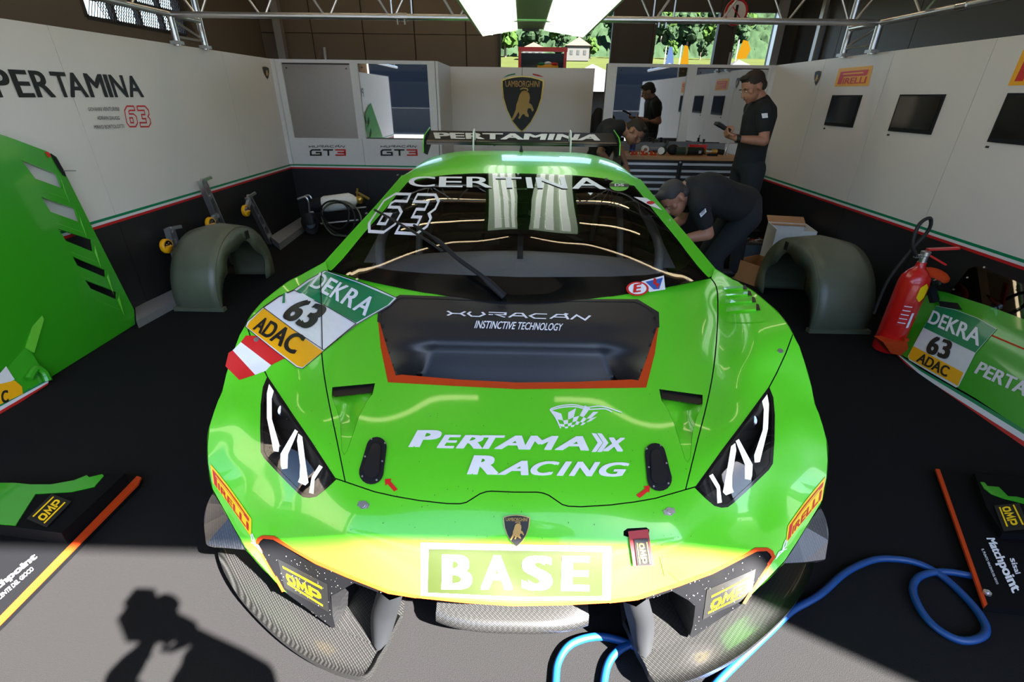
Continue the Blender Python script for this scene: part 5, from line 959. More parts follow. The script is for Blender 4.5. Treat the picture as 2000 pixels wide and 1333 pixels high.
text('DEKRA', [(1824, 607), (1923, 646), (1913, 678), (1813, 631)], PD, 'white', t, .008, .03, 0, 0); spaced('63', [(1822, 655), (1864, 669), (1853, 705), (1807, 690)], PD, 'black_print', t, [1, 1], .06, .008, .05, 0, 0); text('ADAC', [(1801, 690), (1858, 719), (1850, 739), (1790, 707)], PD, 'black_print', t, .008, .04, 0, 0); text('PERTAMINA', [(1917, 707), (2107, 793), (2100, 822), (1903, 729)], PD, 'stripe_white', t, .004, .04, 0, 0)
c = PD.px(A_([[1841., 552.]]), .10)[0][0]; b = MB(); b.ell(c, (.07, .12, .048)); b.build('mirror_shell', 'orange', t, True); b = MB(); b.ell(c+A_([-.02, -.035, -.018]), (.055, .08, .034)); b.build('mirror_glass', 'screen', t, True)
c2 = PD.px(A_([[1828., 592.]]), .01)[0][0]; b = MB(); b.bar(c+A_([0, .03, -.03]), c2, .05, .03); b.build('mirror_bracket', 'matte_black', t)
b = MB(); q = PD.px(A_([(1836, 590), (1872, 594), (1880, 606), (1838, 600)]), .004)[0]; b.prism([Vector(v) for v in q], PD.n*.01); b.build('mirror_foot', 'matte_black', t)
for x, y in ((1923, 523), (1890, 543), (1977, 528), (1863, 566)): b = MB(); q = PD.px(A_([[x, y]], float), .0)[0][0]; b.cyl(q, q+PD.n*.006, .006, n=8); b.build('rivet', 'alu', t)
# ---- moulded wheel-arch liners
def liner(label, xin, xout, yc, R, zc, grp, mark=False, fl=.70, tilt=0.):
    t = thing('wheel_arch_liner', ((xin+xout)/2, yc, 0), label, 'wheel arch liner', grp); n = 28
    def pt(x, a, r): return A_([x, yc-r*math.cos(a)*1.0, max(.004, zc+r*math.sin(a))])
    V = []; F = []; xs = np.linspace(xin, xout, 7); aa = np.linspace(-.28, math.pi+.28, n)
    for i, a in enumerate(aa):
        for k, x in enumerate(xs): V.append(pt(x, a, R*(1-.05*(k/6.)**2)+.03*math.sin(a)*(1-abs(k-3)/3)))
    for i in range(n-1):
        for k in range(6): F.append((i*7+k, i*7+k+1, (i+1)*7+k+1, (i+1)*7+k))
    o = mesh('shell', V, F, 'olive', t, True); md = o.modifiers.new('s', 'SOLIDIFY'); md.thickness = .008
    V = []; F = []
    for i, a in enumerate(aa):
        f = fl if 5 < i else 1-(1-fl)*i/6; r1 = R*(f+.05*math.sin(i*.9)*(i > 5)); V += [pt(xin, a, R), pt(xin+(.0), a, r1)]
    for i in range(n-1): F.append((2*i, 2*i+1, 2*i+3, 2*i+2))
    o = mesh('side_flange', V, F, 'olive', t, True); md = o.modifiers.new('s', 'SOLIDIFY'); md.thickness = .007
    b = MB(); q = pt(xin, aa[0], R); b.box(((xin+xout)/2, q[1], .016), (abs(xout-xin)+.03, .05, .03)); b.build('foot_flange', 'olive', t)
    b = MB(); s_ = 1 if xin > xout else -1; a = aa[16]; b.box((xin+s_*.006, pt(xin, a, R*.86)[1], pt(xin, a, R*.86)[2]), (.006, .055, .07)); b.build('cutout', 'gap_black', t)
    return t
liner('olive moulded wheel-arch liner standing by the left wall below the wheeled arms', -2.42, -2.80, 4.02, .47, .10, 'moulded wheel-arch liners')
t = liner('olive moulded wheel-arch liner standing beside the red fire extinguisher', 2.26, 2.70, 3.86, .50, .10, 'moulded wheel-arch liners')
# ---- fire extinguisher
ex = A_([2.66, 3.10, 0.]); t = thing('fire_extinguisher', tuple(ex), 'red fire extinguisher with yellow sticker standing by the right wall', 'fire extinguisher')
b = MB(); b.lathe([(.07, .0), (.085, .012), (.088, .03), (.088, .52), (.080, .56), (.055, .60), (.030, .625), (.026, .66)], ex, n=28); b.build('cylinder', 'ext_red', t, True)
b = MB(); b.lathe([(.022, .655), (.022, .70), (.028, .705), (.028, .73), (.012, .735)], ex, n=14); b.bar(ex+A_([-.02, 0, .70]), ex+A_([-.07, -.01, .70]), .02, .02); b.build('valve', 'alu', t, True)
b = MB(); b.bar(ex+A_([0, 0, .745]), ex+A_([.17, -.03, .765]), .03, .012); b.bar(ex+A_([0, 0, .72]), ex+A_([.13, -.03, .655]), .03, .012); b.build('lever', 'ext_red', t)
tube('hose', [ex+A_(v) for v in [(-.06, -.01, .70), (-.11, .0, .78), (-.10, .02, .90), (-.04, .03, .94), (-.01, .04, .86), (-.06, .06, .70), (-.11, .08, .5), (-.12, .08, .25)]], .011, 'rubber', t)
V = []; F = []
def wrap(name, a0, a1, z0, z1, m, r=.0892, poly=None):
    n = 9; V = []; F = []
    for i in range(n):
        a = a0+(a1-a0)*i/(n-1); f0, f1 = (z0, z1) if poly is None else poly(i/(n-1)); V += [ex+A_([r*math.cos(a), r*math.sin(a), f0]), ex+A_([r*math.cos(a), r*math.sin(a), f1])]
    for i in range(n-1): F.append((2*i, 2*i+2, 2*i+3, 2*i+1))
    mesh(name, V, F, m, t)
wrap('yellow_sticker', -1.75, -1.10, 0, 0, 'yellow', poly=lambda s_: (.44-.03*(1-abs(2*s_-1)), .51+.03*(1-abs(2*s_-1)))); wrap('instruction_label', -2.3, -1.6, .23, .40, 'red', .0896); wrap('barcode', -1.58, -1.40, .22, .33, 'white')
for k in range(5): wrap('label_line', -2.25, -1.75, .25+.03*k, .256+.03*k, 'white', .0902)
t = thing('orange_wedge', (2.62, 2.93, 0), 'small orange wheel chock on the floor under the fire extinguisher', 'wheel chock'); b = MB(); q = [P(1737, 640, y=2.98), P(1785, 640, y=2.98), P(1790, 672, y=2.98), P(1752, 662, y=2.98)]; zz = min(v[2] for v in q)-.002; b.prism([Vector(v)-Vector((0, 0, zz)) for v in q], (0, .10, 0)); b.build('chock_body', 'orange', t); b = MB(); v = Vector(q[1])-Vector((0, 0, zz)); b.box(v+Vector((0, .05, .01)), (.03, .08, .02)); b.build('grip', 'orange', t)
# ---- boxes
def obox(name, label, cat, c, sz, rot, m, mi, tilt=0, closed=False):
    t = thing(name, (c[0], c[1], 0), label, cat); R = Matrix.Rotation(rot, 3, 'Z') @ Matrix.Rotation(tilt, 3, 'Y'); C_ = Vector(c); th = .008; x, y, z = sz
    for nm, cc, ss in (('side_wall', (-x/2, 0, z/2), (th, y, z)), ('side_wall', (x/2, 0, z/2), (th, y, z)), ('end_wall', (0, -y/2, z/2), (x, th, z)), ('end_wall', (0, y/2, z/2), (x, th, z)), ('bottom', (0, 0, th/2), (x, y, th))): b = MB(); b.box(C_+R @ Vector(cc), ss, R); b.build(nm, m, t)
    return t, R, C_
c = P(1520, 560, z=0); t, R, C_ = obox('cardboard_box', 'open brown cardboard box on the floor beside the right wheel-arch liner', 'box', (2.36, 4.56, .0), (.32, .30, .20), .5, 'carton', 'carton_in')
b = MB()
for i in range(7): b.ell(C_+Vector((rng.uniform(-.12, .12), rng.uniform(-.12, .12), .08)), (.05, .04, .03), n=8)
b.build('packing', 'olive', t, True)
t, R, C_ = obox('white_box', 'white open box standing behind the right wheel-arch liner', 'box', (2.76, 4.90, .0), (.36, .34, .46), -.2, 'cream', 'cream', 0); b = MB(); b.box(C_+R @ Vector((.0, .22, .47)), (.36, .16, .008), R @ Matrix.Rotation(.4, 3, 'X')); b.build('flap', 'carton_in', t)
tc = P(1475, 470, z=.12); t = thing('tool_tray', (tc[0]-.2, tc[1]-.3, 0), 'grey metal tool tray on the floor at the foot of the right wall', 'tool tray'); c = (tc[0]-.2, tc[1]-.3); b = MB(); b.box((c[0], c[1], .09), (.42, .3, .18)); b.build('tray_body', 'plate_blue', t); b = MB(); b.box((c[0], c[1], .185), (.38, .26, .01)); b.build('tray_top', 'drawer', t)
for i in range(8): b = MB(); b.cyl((c[0]+rng.uniform(-.15, .15), c[1]+rng.uniform(-.1, .1), .19), (c[0]+rng.uniform(-.15, .15), c[1]+rng.uniform(-.1, .1), .205), .008, n=6); b.build('socket_bit', ['chrome', 'orange', 'alu'][i % 3], t)
t = thing('red_lamp', (c[0]+.12, c[1]+.32, 0), 'small red beacon lamp on a black base behind the grey tool tray', 'lamp'); b = MB(); b.box((c[0]+.12, c[1]+.32, .12), (.2, .16, .24)); b.build('lamp_base', 'matte_black', t); b = MB(); b.ell((c[0]+.12, c[1]+.32, .28), (.04, .04, .045)); b.build('lamp_dome', 'spark_red', t, True)
t = thing('metal_strip', (c[0]+.25, c[1]-.3, 0), 'thin metal strip on the floor between the tool tray and the cardboard box', 'metal strip'); b = MB(); b.bar((c[0]+.0, c[1]-.2, .008), (c[0]-.05, c[1]-.62, .008), .08, .016); b.build('strip', 'alu_dull', t); b = MB(); b.box((c[0]+.0, c[1]-.24, .022), (.07, .05, .012)); b.build('end_block', 'ext_red', t)
# ---- left: wheeled lifting arms leaning on the wall, alloy bars, gas bottle trolley
def arm(label, foot, top, wheel, width=.07, fork=False):
    f, u, w_ = [A_(v, float) for v in (foot, top, wheel)]; t = thing('wheeled_arm', tuple(f*[1, 1, 0]), label, 'jacking arm', 'wheeled arms on the left wall'); d = u-f; L = np.linalg.norm(d); d /= L
    e = np.cross(d, [1, 0, 0]); e /= np.linalg.norm(e); wf, wt = width*1.5, width
    for k in (-1, 1): b = MB(); b.bar(f+e*k*wf*.42, u+e*k*wt*.38, .05, .014, up=tuple(e)); b.build('rail', 'alu', t)
    for q in (.12, .35, .58, .80, .97): b = MB(); p_ = f+d*L*q; hw = (wf*(1-q)+wt*q)*.42; b.bar(p_-e*hw, p_+e*hw, .03 if q not in (.12, .97) else .05, .02, up=(1, 0, 0)); b.build('rung', 'alu', t)
    b = MB(); b.bar(u+A_([.02, 0, 0])+e*.0, u+A_([.06, 0, 0])+e*.07, .025, .025); b.build('hook', 'alu', t)
    b = MB(); ax = A_([1, 0, 0]); b.lathe([(.030, -.018), (.056, -.018), (.06, -.012), (.06, .012), (.056, .018), (.030, .018)], w_, ax, 22); b.build('castor_tyre', 'amber', t, True); b = MB(); b.lathe([(.001, -.02), (.047, -.021), (.047, .021), (.001, .022)], w_, ax, 16)
    for k in range(5): a = 2*math.pi*k/5; b.ell(w_+A_([.022, .024*math.cos(a), .024*math.sin(a)]), (.005, .009, .009), n=6)
    b.build('castor_hub', 'chrome', t, True); b = MB(); cl = f+d*np.dot(w_-f, d); b.bar(w_+A_([.0, 0, 0]), cl, .03, .05); b.build('castor_fork', 'alu_dull', t)
    return t
wx = XL+.09
def LW(px, py, x=wx): return P(px, py, x=x)
arm('short wheeled alloy arm leaning on the left wall, nearest the green panels', LW(362, 525)*A_([1, 1, 0])+A_([0, -.05, .02]), LW(330, 446), LW(325, 481, XL+.12)); arm('tallest alloy arm leaning on the left wall above the olive liner', LW(450, 470)*A_([1, 1, 0])+A_([0, 0, .02]), LW(393, 352), LW(411, 437, XL+.12), .08); arm('wheeled alloy arm with forked foot, farthest along the left wall', LW(530, 478)*A_([1, 1, 0])+A_([0, 0, .02]), LW(484, 384), LW(480, 412, XL+.12))
def bar_floor(label, q, zt_=.06):
    pl = Plane((0, 0, zt_), (0, 0, 1)); c = pl.px(A_(q, float))[0].mean(0); t = thing('alloy_bar', (c[0], c[1], 0), label, 'alloy bar', 'alloy bars on the floor'); slabpx('bar_body', q, pl, 'alu_dull', t, zt_-.002); p_ = pl.px(A_([q[0], q[1]], float))[0]; m_ = (p_[0]+p_[1])/2; b = MB(); b.box(m_+A_([0.02, 0, .015]), (.05, .05, .03)); b.build('bar_clip', 'alu', t); return t
bar_floor('grey alloy bar on the floor between the green panel and the olive liner', [(345, 562), (349, 584), (266, 628), (264, 600)]); bar_floor('grey alloy bar on the floor between the forked arm and the gas bottle', [(588, 424), (598, 437), (545, 476), (528, 462)], .08)
TY = 6.05; g0 = A_([-2.35, TY, 0.]); t = thing('gas_bottle_trolley', tuple(g0), 'white gas bottle with hoses on a two-wheeled trolley behind the car', 'gas trolley')
ga, gb = P(612, 402, y=TY), P(690, 392, y=TY+.05); b = MB(); dd = gb-ga; b.loft([ga, ga+dd*.25], [.085, .09], 20); b.build('bottle_foot', 'matte_black', t, True); b = MB(); b.loft([ga+dd*.25, ga+dd*.3, ga+dd*.92, ga+dd*1.02, ga+dd*1.1], [.088, .098, .098, .07, .03], 20); b.build('bottle', 'cream', t, True); b = MB(); b.ell(gb+dd*.16, (.05, .04, .05)); b.cyl(gb+dd*.1, gb+dd*.1+A_([.02, 0, .14]), .012, n=8); b.bar(gb+dd*.1+A_([0, 0, .1]), gb+dd*.1+A_([.16, -.02, .02]), .025, .02); b.build('regulator', 'brass', t, True)
b = MB(); b.loft(spl([P(581, 389, y=TY), P(596, 385, y=TY), P(603, 396, y=TY), P(606, 420, y=TY), P(622, 438, y=TY)], 4), .012, 8); b.loft(spl([P(594, 384, y=TY+.2), P(604, 382, y=TY+.2), P(610, 392, y=TY+.2)], 4), .012, 8); b.cyl(P(622, 438, y=TY), P(700, 430, y=TY+.05), .012, n=8); b.cyl(P(606, 415, y=TY), P(715, 405, y=TY+.05), .012, n=8); b.build('trolley_frame', 'alu', t, True)
wc = P(607, 437, y=TY-.06); wr = min(.13, wc[2])
b = MB(); b.lathe([(wr*.45, -.02), (wr, -.02), (wr, .02), (wr*.45, .02)], wc, (.3, 1, 0), 24); b.build('wheel_tyre', 'rubber', t, True); b = MB(); b.lathe([(.001, -.025), (wr*.45, -.022), (wr*.45, .022), (.001, .025)], wc, (.3, 1, 0), 16); b.build('wheel_hub', 'grey_plastic', t, True)
for k, (r, cx, cy, m) in enumerate(((.20, 662, 428, 'rubber'), (.24, 668, 432, 'olive'), (.17, 655, 420, 'rubber'))):
    c = P(cx, cy, y=TY-.14-.03*k); b = MB(); b.loft([(c[0]+r*math.cos(a), c[1]+.04*math.sin(2*a), max(.02, c[2]+r*math.sin(a))) for a in np.linspace(0, 2*math.pi, 30)[:-1]], .011, 8, closed=True); b.build('coiled_hose', m, t, True)
# ---- blue air hose on the floor
hp = [(1545, 1195), (1600, 1163), (1650, 1120), (1700, 1096), (1740, 1092), (1790, 1100), (1840, 1126), (1890, 1172), (1920, 1212), (1925, 1236), (1905, 1250), (1870, 1250), (1830, 1228), (1800, 1195), (1783, 1155), (1792, 1130), (1820, 1119), (1855, 1118), (1905, 1127), (1990, 1140)]
hp = [(1350, 1400), (1400, 1335), (1455, 1280), (1500, 1237)]+hp
def hose(label, pts, first=True): q = [P(x, y, z=.014) for x, y in pts]; b = MB(); b.loft(spl(q, 7), .0125, 10); return tag(b.build('air_hose', 'hose', smooth=True), label, 'hose', 'blue air hose')
o = hose('blue air hose curling on the floor from the splitter to the right corner piece', hp)
hose('blue air hose looping out from under the middle of the front splitter', [(1082, 1420), (1085, 1333), (1090, 1295), (1108, 1265), (1135, 1250), (1170, 1244), (1205, 1250), (1240, 1263), (1275, 1285), (1290, 1275), (1285, 1250), (1260, 1250), (1235, 1257), (1210, 1270), (1190, 1293), (1180, 1330), (1172, 1420)])
# ---- workbench
BY = 5.97; bz = lambda py: P(1330, py, y=BY)[2]; bx0, bx1 = P(1214, 312, y=BY)[0], P(1431, 312, y=BY)[0]+.12; zt2 = bz(306)
t = thing('workbench', ((bx0+bx1)/2, BY+.3, 0), 'black drawer workbench with a wooden top under the right-hand mirrors', 'workbench'); mid = P(1330, 320, y=BY)[0]
b = MB(); b.box(((bx0+bx1)/2, BY+.31, zt2-.02), (bx1-bx0, .64, .04)); b.build('bench_top', 'wood', t); b = MB(); b.box(((bx0+bx1)/2, BY+.34, (zt2-.04)/2), (bx1-bx0-.02, .56, zt2-.04)); b.build('cabinet', 'cabinet', t)
ys = [321.5, 335, 346.5, 358, 371, 385, 400]
for a, c in ((bx0+.03, mid-.02), (mid+.02, bx1-.03)):
    for i in range(len(ys)-1):
        z1_, z0_ = bz(ys[i]-3), bz(ys[i+1]-4); b = MB(); b.box(((a+c)/2, BY+.05, (z0_+z1_)/2), (c-a, .02, z1_-z0_)); d_ = b.build('drawer', 'drawer', t); b = MB(); b.box(((a+c)/2, BY+.035, z1_-.018), (c-a-.02, .025, .026)); b.build('handle', 'handle_alu', d_)
b = MB(); b.box(((bx0+bx1)/2, BY+.62, zt2+.05), (bx1-bx0, .015, .10)); b.build('upstand', 'grey_plastic', t); b = MB(); b.cyl((mid, BY+.03, bz(318)), (mid, BY+.045, bz(318)), .012, n=10); b.build('lock', 'alu', t)
def on(px, w_=.25): p_ = P(px, 300, y=BY+w_); return A_([p_[0], p_[1], zt2])
def tool(name, label, cat, px, parts, dy=.2, grp='tools on the workbench top'):
    o_ = on(px, dy); t = thing(name, tuple(o_), label, cat, grp)
    for nm, kind, a, c, r, m in parts:
        b = MB(); a, c = o_+A_(a), o_+A_(c)
        if kind == 'c': b.cyl(a, c, r, n=14)
        elif kind == 'e': b.ell((a+c)/2, tuple(np.maximum(np.abs(c-a)/2, .006)))
        else: b.box((a+c)/2, tuple(np.maximum(np.abs(c-a), .004)))
        b.build(nm, m, t, kind != 'b')
tool('drink_can', 'blue drink can at the left end of the workbench', 'can', 1234, [('can_body', 'c', (0, 0, 0), (0, 0, .12), .034, 'navy'), ('can_rim', 'c', (0, 0, .12), (0, 0, .128), .030, 'alu'), ('can_band', 'c', (0, 0, .02), (0, 0, .045), .0345, 'blue')], .35)
for px, lb in ((1239, 'small orange clamp just right of the blue can'), (1259, 'small orange clamp in front of the cream tape roll'), (1276, 'small orange clamp in front of the grey drill')): tool('orange_clamp', lb, 'clamp', px, [('jaw', 'b', (-.04, -.01, 0), (-.005, .02, .045), 0, 'orange'), ('jaw', 'b', (.005, -.01, 0), (.035, .02, .03), 0, 'orange'), ('screw', 'c', (-.05, 0, .02), (.05, 0, .022), .007, 'alu')], .1)
tool('tape_roll', 'cream roll of tape on the workbench behind the orange clamps', 'tape', 1259, [('roll', 'c', (0, -.02, .045), (0, .03, .045), .045, 'cream'), ('core', 'c', (0, -.022, .045), (0, .0, .045), .02, 'carton')], .3)
tool('small_drill', 'grey cordless drill lying right of the tape roll', 'drill', 1279, [('drill_body', 'c', (-.07, 0, .04), (.07, 0, .045), .032, 'grey_plastic'), ('chuck', 'c', (.07, 0, .045), (.11, 0, .045), .018, 'alu_dull'), ('grip', 'b', (-.06, -.04, .0), (-.02, 0, .04), 0, 'matte_black')], .3)
tool('ear_defenders', 'bulky dark green ear defenders in the middle of the workbench', 'ear defenders', 1305, [('ear_cup', 'e', (-.11, -.05, 0), (-.02, .05, .10), 0, 'tool_green'), ('ear_cup', 'e', (-.02, -.05, 0), (.12, .05, .12), 0, 'matte_black'), ('headband', 'c', (-.05, 0, .09), (-.02, 0, .16), .012, 'tool_green'), ('foam_ring', 'c', (-.1, -.05, .05), (-.1, -.04, .05), .04, 'cream')], .15)
tool('parts_tray', 'grey plastic tray standing behind the ear defenders', 'tray', 1333, [('tray_face', 'b', (-.16, 0, 0), (.16, .02, .11), 0, 'grey_plastic'), ('tray_rim', 'b', (-.18, -.01, .11), (.18, .04, .13), 0, 'grey_plastic'), ('tray_slot', 'b', (.02, -.004, .05), (.06, 0, .07), 0, 'black_print')], .42)
tool('green_drill', 'large green and black power drill in front of the grey tray', 'drill', 1345, [('drill_body', 'c', (-.16, 0, .05), (-.05, 0, .05), .045, 'tool_green'), ('collar', 'c', (-.05, 0, .05), (-.03, 0, .05), .047, 'olive'), ('motor_housing', 'c', (-.03, 0, .05), (.16, 0, .05), .045, 'matte_black'), ('badge', 'b', (.10, -.05, .03), (.13, -.044, .06), 0, 'alu_dull')], .12)
tool('red_tool', 'red power tool body behind the large drill', 'power tool', 1362, [('tool_body', 'b', (-.11, -.02, .06), (.09, .04, .11), 0, 'ext_red'), ('tool_end', 'c', (-.1, .01, .0), (-.1, .01, .06), .03, 'matte_black'), ('tool_end', 'c', (.08, .01, .0), (.08, .01, .06), .03, 'matte_black')], .3)
tool('air_ratchet', 'shiny metal air ratchet right of the large drill', 'ratchet', 1391, [('ratchet_body', 'c', (-.09, 0, .05), (.05, 0, .05), .026, 'brass'), ('ratchet_head', 'c', (-.08, 0, .05), (-.02, 0, .05), .029, 'chrome'), ('ratchet_grip', 'c', (.05, 0, .05), (.13, 0, .04), .03, 'matte_black'), ('ratchet_foot', 'b', (-.05, -.02, 0), (.06, .02, .03), 0, 'matte_black')], .12)
tool('pliers', 'upright pliers at the right end of the workbench', 'pliers', 1417, [('handle', 'c', (-.02, 0, 0), (0, 0, .09), .010, 'alu'), ('handle', 'c', (.02, 0, 0), (0, 0, .09), .010, 'alu'), ('jaw', 'c', (0, 0, .09), (.012, 0, .16), .008, 'alu_dull')], .2)
for i, (px, lb) in enumerate(((1275, 'tiny black peg left of the tray on the bench upstand'), (1298, 'tiny black peg above the ear defenders on the bench upstand'), (1373, 'black peg right of the tray on the bench upstand'))):
    p_ = P(px, 284, y=BY+.62); tt = thing('bench_peg', (p_[0], BY+.62, zt2+.10), lb, 'peg', 'pegs on the bench upstand'); b = MB(); b.lathe([(.022, 0), (.012, .02), (.012, .035), (.02, .045), (.001, .05)], (p_[0], BY+.62, zt2+.10), n=10); b.build('peg_body', 'black_print', tt, True); b = MB(); b.cyl((p_[0], BY+.60, zt2+.1), (p_[0], BY+.64, zt2+.1), .006, n=6); b.build('peg_clip', 'black_print', tt)
# black gas bottles behind the gap right of the crested panel
t = thing('black_bottle', (1.42*1.02, 7.3, 0), 'black cylinder standing in the gap right of the crested panel', 'cylinder'); c = P(1170, 215, y=7.3); b = MB(); b.lathe([(.10, 0), (.10, c[2]-.08), (.06, c[2]), (.03, c[2]+.03)], (c[0], 7.3, 0), n=18); b.build('cylinder_body', 'matte_black', t, True); b = MB(); b.lathe([(.105, c[2]*.7), (.105, c[2]*.72)], (c[0], 7.3, 0), n=18); b.build('band', 'grey_plastic', t, True); t.location = (c[0], 7.3, 0)
for ch in t.children: ch.location = (ch.location[0]-(c[0]-1.42*1.02), 0, 0)
mk('lips', (.25, .08, .055), .5)
# ================================================================== PEOPLE
def remesh(name, b, m, vox, parent, sm=6, label=None, it=.5):
    me = bpy.data.meshes.new('tmp'); me.from_pydata([list(v) for v in b.V], [], b.F); bm = bmesh.new(); bm.from_mesh(me); bmesh.ops.recalc_face_normals(bm, faces=bm.faces); bm.to_mesh(me); bm.free()
    o = bpy.data.objects.new('tmp', me); COL.objects.link(o); md = o.modifiers.new('r', 'REMESH'); md.mode = 'VOXEL'; md.voxel_size = vox; s_ = o.modifiers.new('s', 'SMOOTH'); s_.factor = it; s_.iterations = sm
    dg = bpy.context.evaluated_depsgraph_get(); m2 = bpy.data.meshes.new_from_object(o.evaluated_get(dg)); bpy.data.objects.remove(o); bpy.data.meshes.remove(me); m2.name = name; m2.materials.clear(); m2.materials.append(MT[m])
    off = OFF[parent.name]; m2.transform(Matrix.Translation(Vector(-off))); m2.polygons.foreach_set('use_smooth', np.ones(len(m2.polygons), bool)); r = bpy.data.objects.new(name, m2); link(r, parent); OFF[r.name] = off
    if label: r['label'] = label
    return r
def cap_(b, p, q, r0, r1): p, q = Vector(p), Vector(q); b.cyl(p, q, r0, r1, 14); b.ell(p, (r0*.99,)*3, n=12); b.ell(q, (r1*.99,)*3, n=12)
def frame(f, u):
    f = Vector(f).normalized(); u = Vector(u); r = f.cross(u).normalized(); u = r.cross(f).normalized(); return Matrix((r, f, u)).transposed()      # columns: right, forward, up
def person(label, base, J, hair='hair', hold=None, logo=None):
    t = thing('person', base, label, 'person'); V_ = {k: Vector(v) for k, v in J.items() if not isinstance(v, float)}; H, N, CHS, PL_ = V_['head'], V_['neck'], V_['chest'], V_['pelvis']; R = frame(J['face'], J['up']); sc = J.get('hs', 1.0)
    h = lambda x, y, z: H+R @ (Vector((x, y, z))*sc)
    b = MB(); b.ell(h(0, -.01, .025), (.076*sc, .096*sc, .092*sc), R, n=22); b.ell(h(0, .022, -.045), (.060*sc, .068*sc, .065*sc), R, n=18); b.ell(h(0, .055, -.088), (.028*sc, .024*sc, .022*sc), R, n=12)
    b.ell(h(0, .094, -.022), (.011*sc, .018*sc, .026*sc), R, n=10); b.ell(h(0, .102, -.036), (.015*sc, .014*sc, .010*sc), R, n=10); b.ell(h(0, .076, .014), (.050*sc, .016*sc, .010*sc), R, n=12); b.ell(h(0, .081, -.064), (.022*sc, .010*sc, .008*sc), R, n=10)
    for s in (-1, 1): b.ell(h(s*.077, -.008, -.012), (.010*sc, .018*sc, .030*sc), R, n=10); b.ell(h(s*.045, .052, -.02), (.02*sc, .02*sc, .02*sc), R, n=10)
    cap_(b, h(0, -.025, -.05), N, .056, .062); cap_(b, N, CHS, .07, .12); cap_(b, CHS, PL_, .13, .12); sh = {}
    for s in 'LR':
        S_, E_, W_, Hd = V_['sh'+s], V_['el'+s], V_['wr'+s], V_['ha'+s]; cap_(b, CHS+(N-CHS)*.5, S_, .07, .058); cap_(b, S_, E_, .052, .041); cap_(b, E_, E_*.55+W_*.45, .042, .038); cap_(b, E_*.55+W_*.45, W_, .038, .026)
        d = (Hd-W_).normalized(); pn = Vector(J.get('palm'+s, (0, 0, -1))); sd = d.cross(pn).normalized(); pn = sd.cross(d).normalized(); cap_(b, W_, W_+d*.05, .026, .024)
        for k in range(4): f0 = W_+d*.045+sd*(k-1.5)*.019; f1 = W_+d*.095+sd*(k-1.5)*.021; cap_(b, f0, f1, .013, .0105); L = (.040, .046, .043, .034)[k]; cl = J.get('curl', .7); f2 = f1+(d*(1-cl*.5)+pn*cl).normalized()*L; f3 = f2+(d*(.6-cl)+pn*cl*1.2).normalized()*L*.7; cap_(b, f1, f2, .0095, .0085); cap_(b, f2, f3, .0085, .0075)
        th = -1 if s == 'L' else 1; g0 = W_+d*.025+sd*th*.028; g1 = g0+(d*.6+sd*th*.7+pn*.4).normalized()*.042; g2 = g1+(d*.9+sd*th*.05+pn*.6).normalized()*.034; cap_(b, g0, g1, .013, .011); cap_(b, g1, g2, .0105, .0085)
        hp_, kn, an = V_['hi'+s], V_['kn'+s], V_['an'+s]; cap_(b, PL_, hp_, .11, .09); cap_(b, hp_, kn, .082, .055); cap_(b, kn, an, .052, .036)
    remesh('body', b, 'skin', .0062, t, 3)
    b = MB(); fw = Vector(J['face'])*0; cap_(b, N+(CHS-N)*.12, CHS, .085, .135); cap_(b, CHS, CHS*.4+PL_*.6, .145, .13); cap_(b, CHS*.4+PL_*.6, PL_, .13, .135)
    for s in 'LR':
        S_, E_ = V_['sh'+s], V_['el'+s]; cap_(b, CHS+(N-CHS)*.65, S_, .075, .072); cap_(b, S_, S_*.42+E_*.58, .072, .062); cap_(b, CHS, S_*.8+CHS*.2, .12, .075); mid_ = PL_*.5+V_['hi'+s]*.5; cap_(b, CHS*.5+S_*.5, mid_, .09, .11)
    b.ell(N+(H-N)*.12, (.072, .072, .03), R, n=16); remesh('polo_shirt', b, 'shirt', .012, t, 5)
    b = MB()
    for s in 'LR': hp_, kn, an = V_['hi'+s], V_['kn'+s], V_['an'+s]; cap_(b, PL_, hp_, .135, .105); cap_(b, hp_, kn, .102, .074); cap_(b, kn, an, .074, .060)
    remesh('trousers', b, 'trousers', .014, t, 4)
    for s in 'LR':
        an = V_['an'+s]; ft = Vector(J.get('foot', (0, -1, 0))); b = MB(); a = Vector((an.x, an.y, .05)); cap_(b, a-ft*.05, a+ft*.16, .045, .038); cap_(b, an, a, .045, .045); sh_ = remesh('shoe', b, 'shoe', .012, t, 2)
        for v in sh_.data.vertices:
            if v.co.z+OFF[t.name][2] < .004: v.co.z = .004-OFF[t.name][2]
    b = MB(); b.ell(h(0, -.016, .040), (.081*sc, .096*sc, .084*sc), R, n=20); b.ell(h(0, -.06, -.01), (.070*sc, .055*sc, .06*sc), R, n=16); b.ell(h(0, .05, .092), (.055*sc, .04*sc, .022*sc), R, n=14)
    hr = remesh('hair', b, hair, .008, t, 2); bm = bmesh.new(); bm.from_mesh(hr.data); Ri = R.inverted(); o_ = Vector(OFF[t.name]); dl = []
    for v in bm.verts:
        l = Ri @ (v.co+o_-H)/sc
        if (l.y > .055 and l.z < .055) or (l.z < -.055) or (abs(l.x) > .055 and l.y > -.03 and l.z < .02): v.co = H+R @ (l*sc*.86)-o_
    bm.to_mesh(hr.data); bm.free()
    for s in (-1, 1):
        b = MB(); b.ell(h(s*.031, .0835, -.004), (.011*sc, .006*sc, .0042*sc), R, n=12); e = b.build('eye', 'stripe_white', t, True); b = MB(); b.ell(h(s*.031, .0875, -.006), (.0045*sc, .003*sc, .004*sc), R, n=8); b.build('iris', 'hair', e, True); b = MB(); b.ell(h(s*.032, .090, .018), (.018*sc, .006*sc, .0045*sc), R, n=10); b.build('eyebrow', hair, t, True)
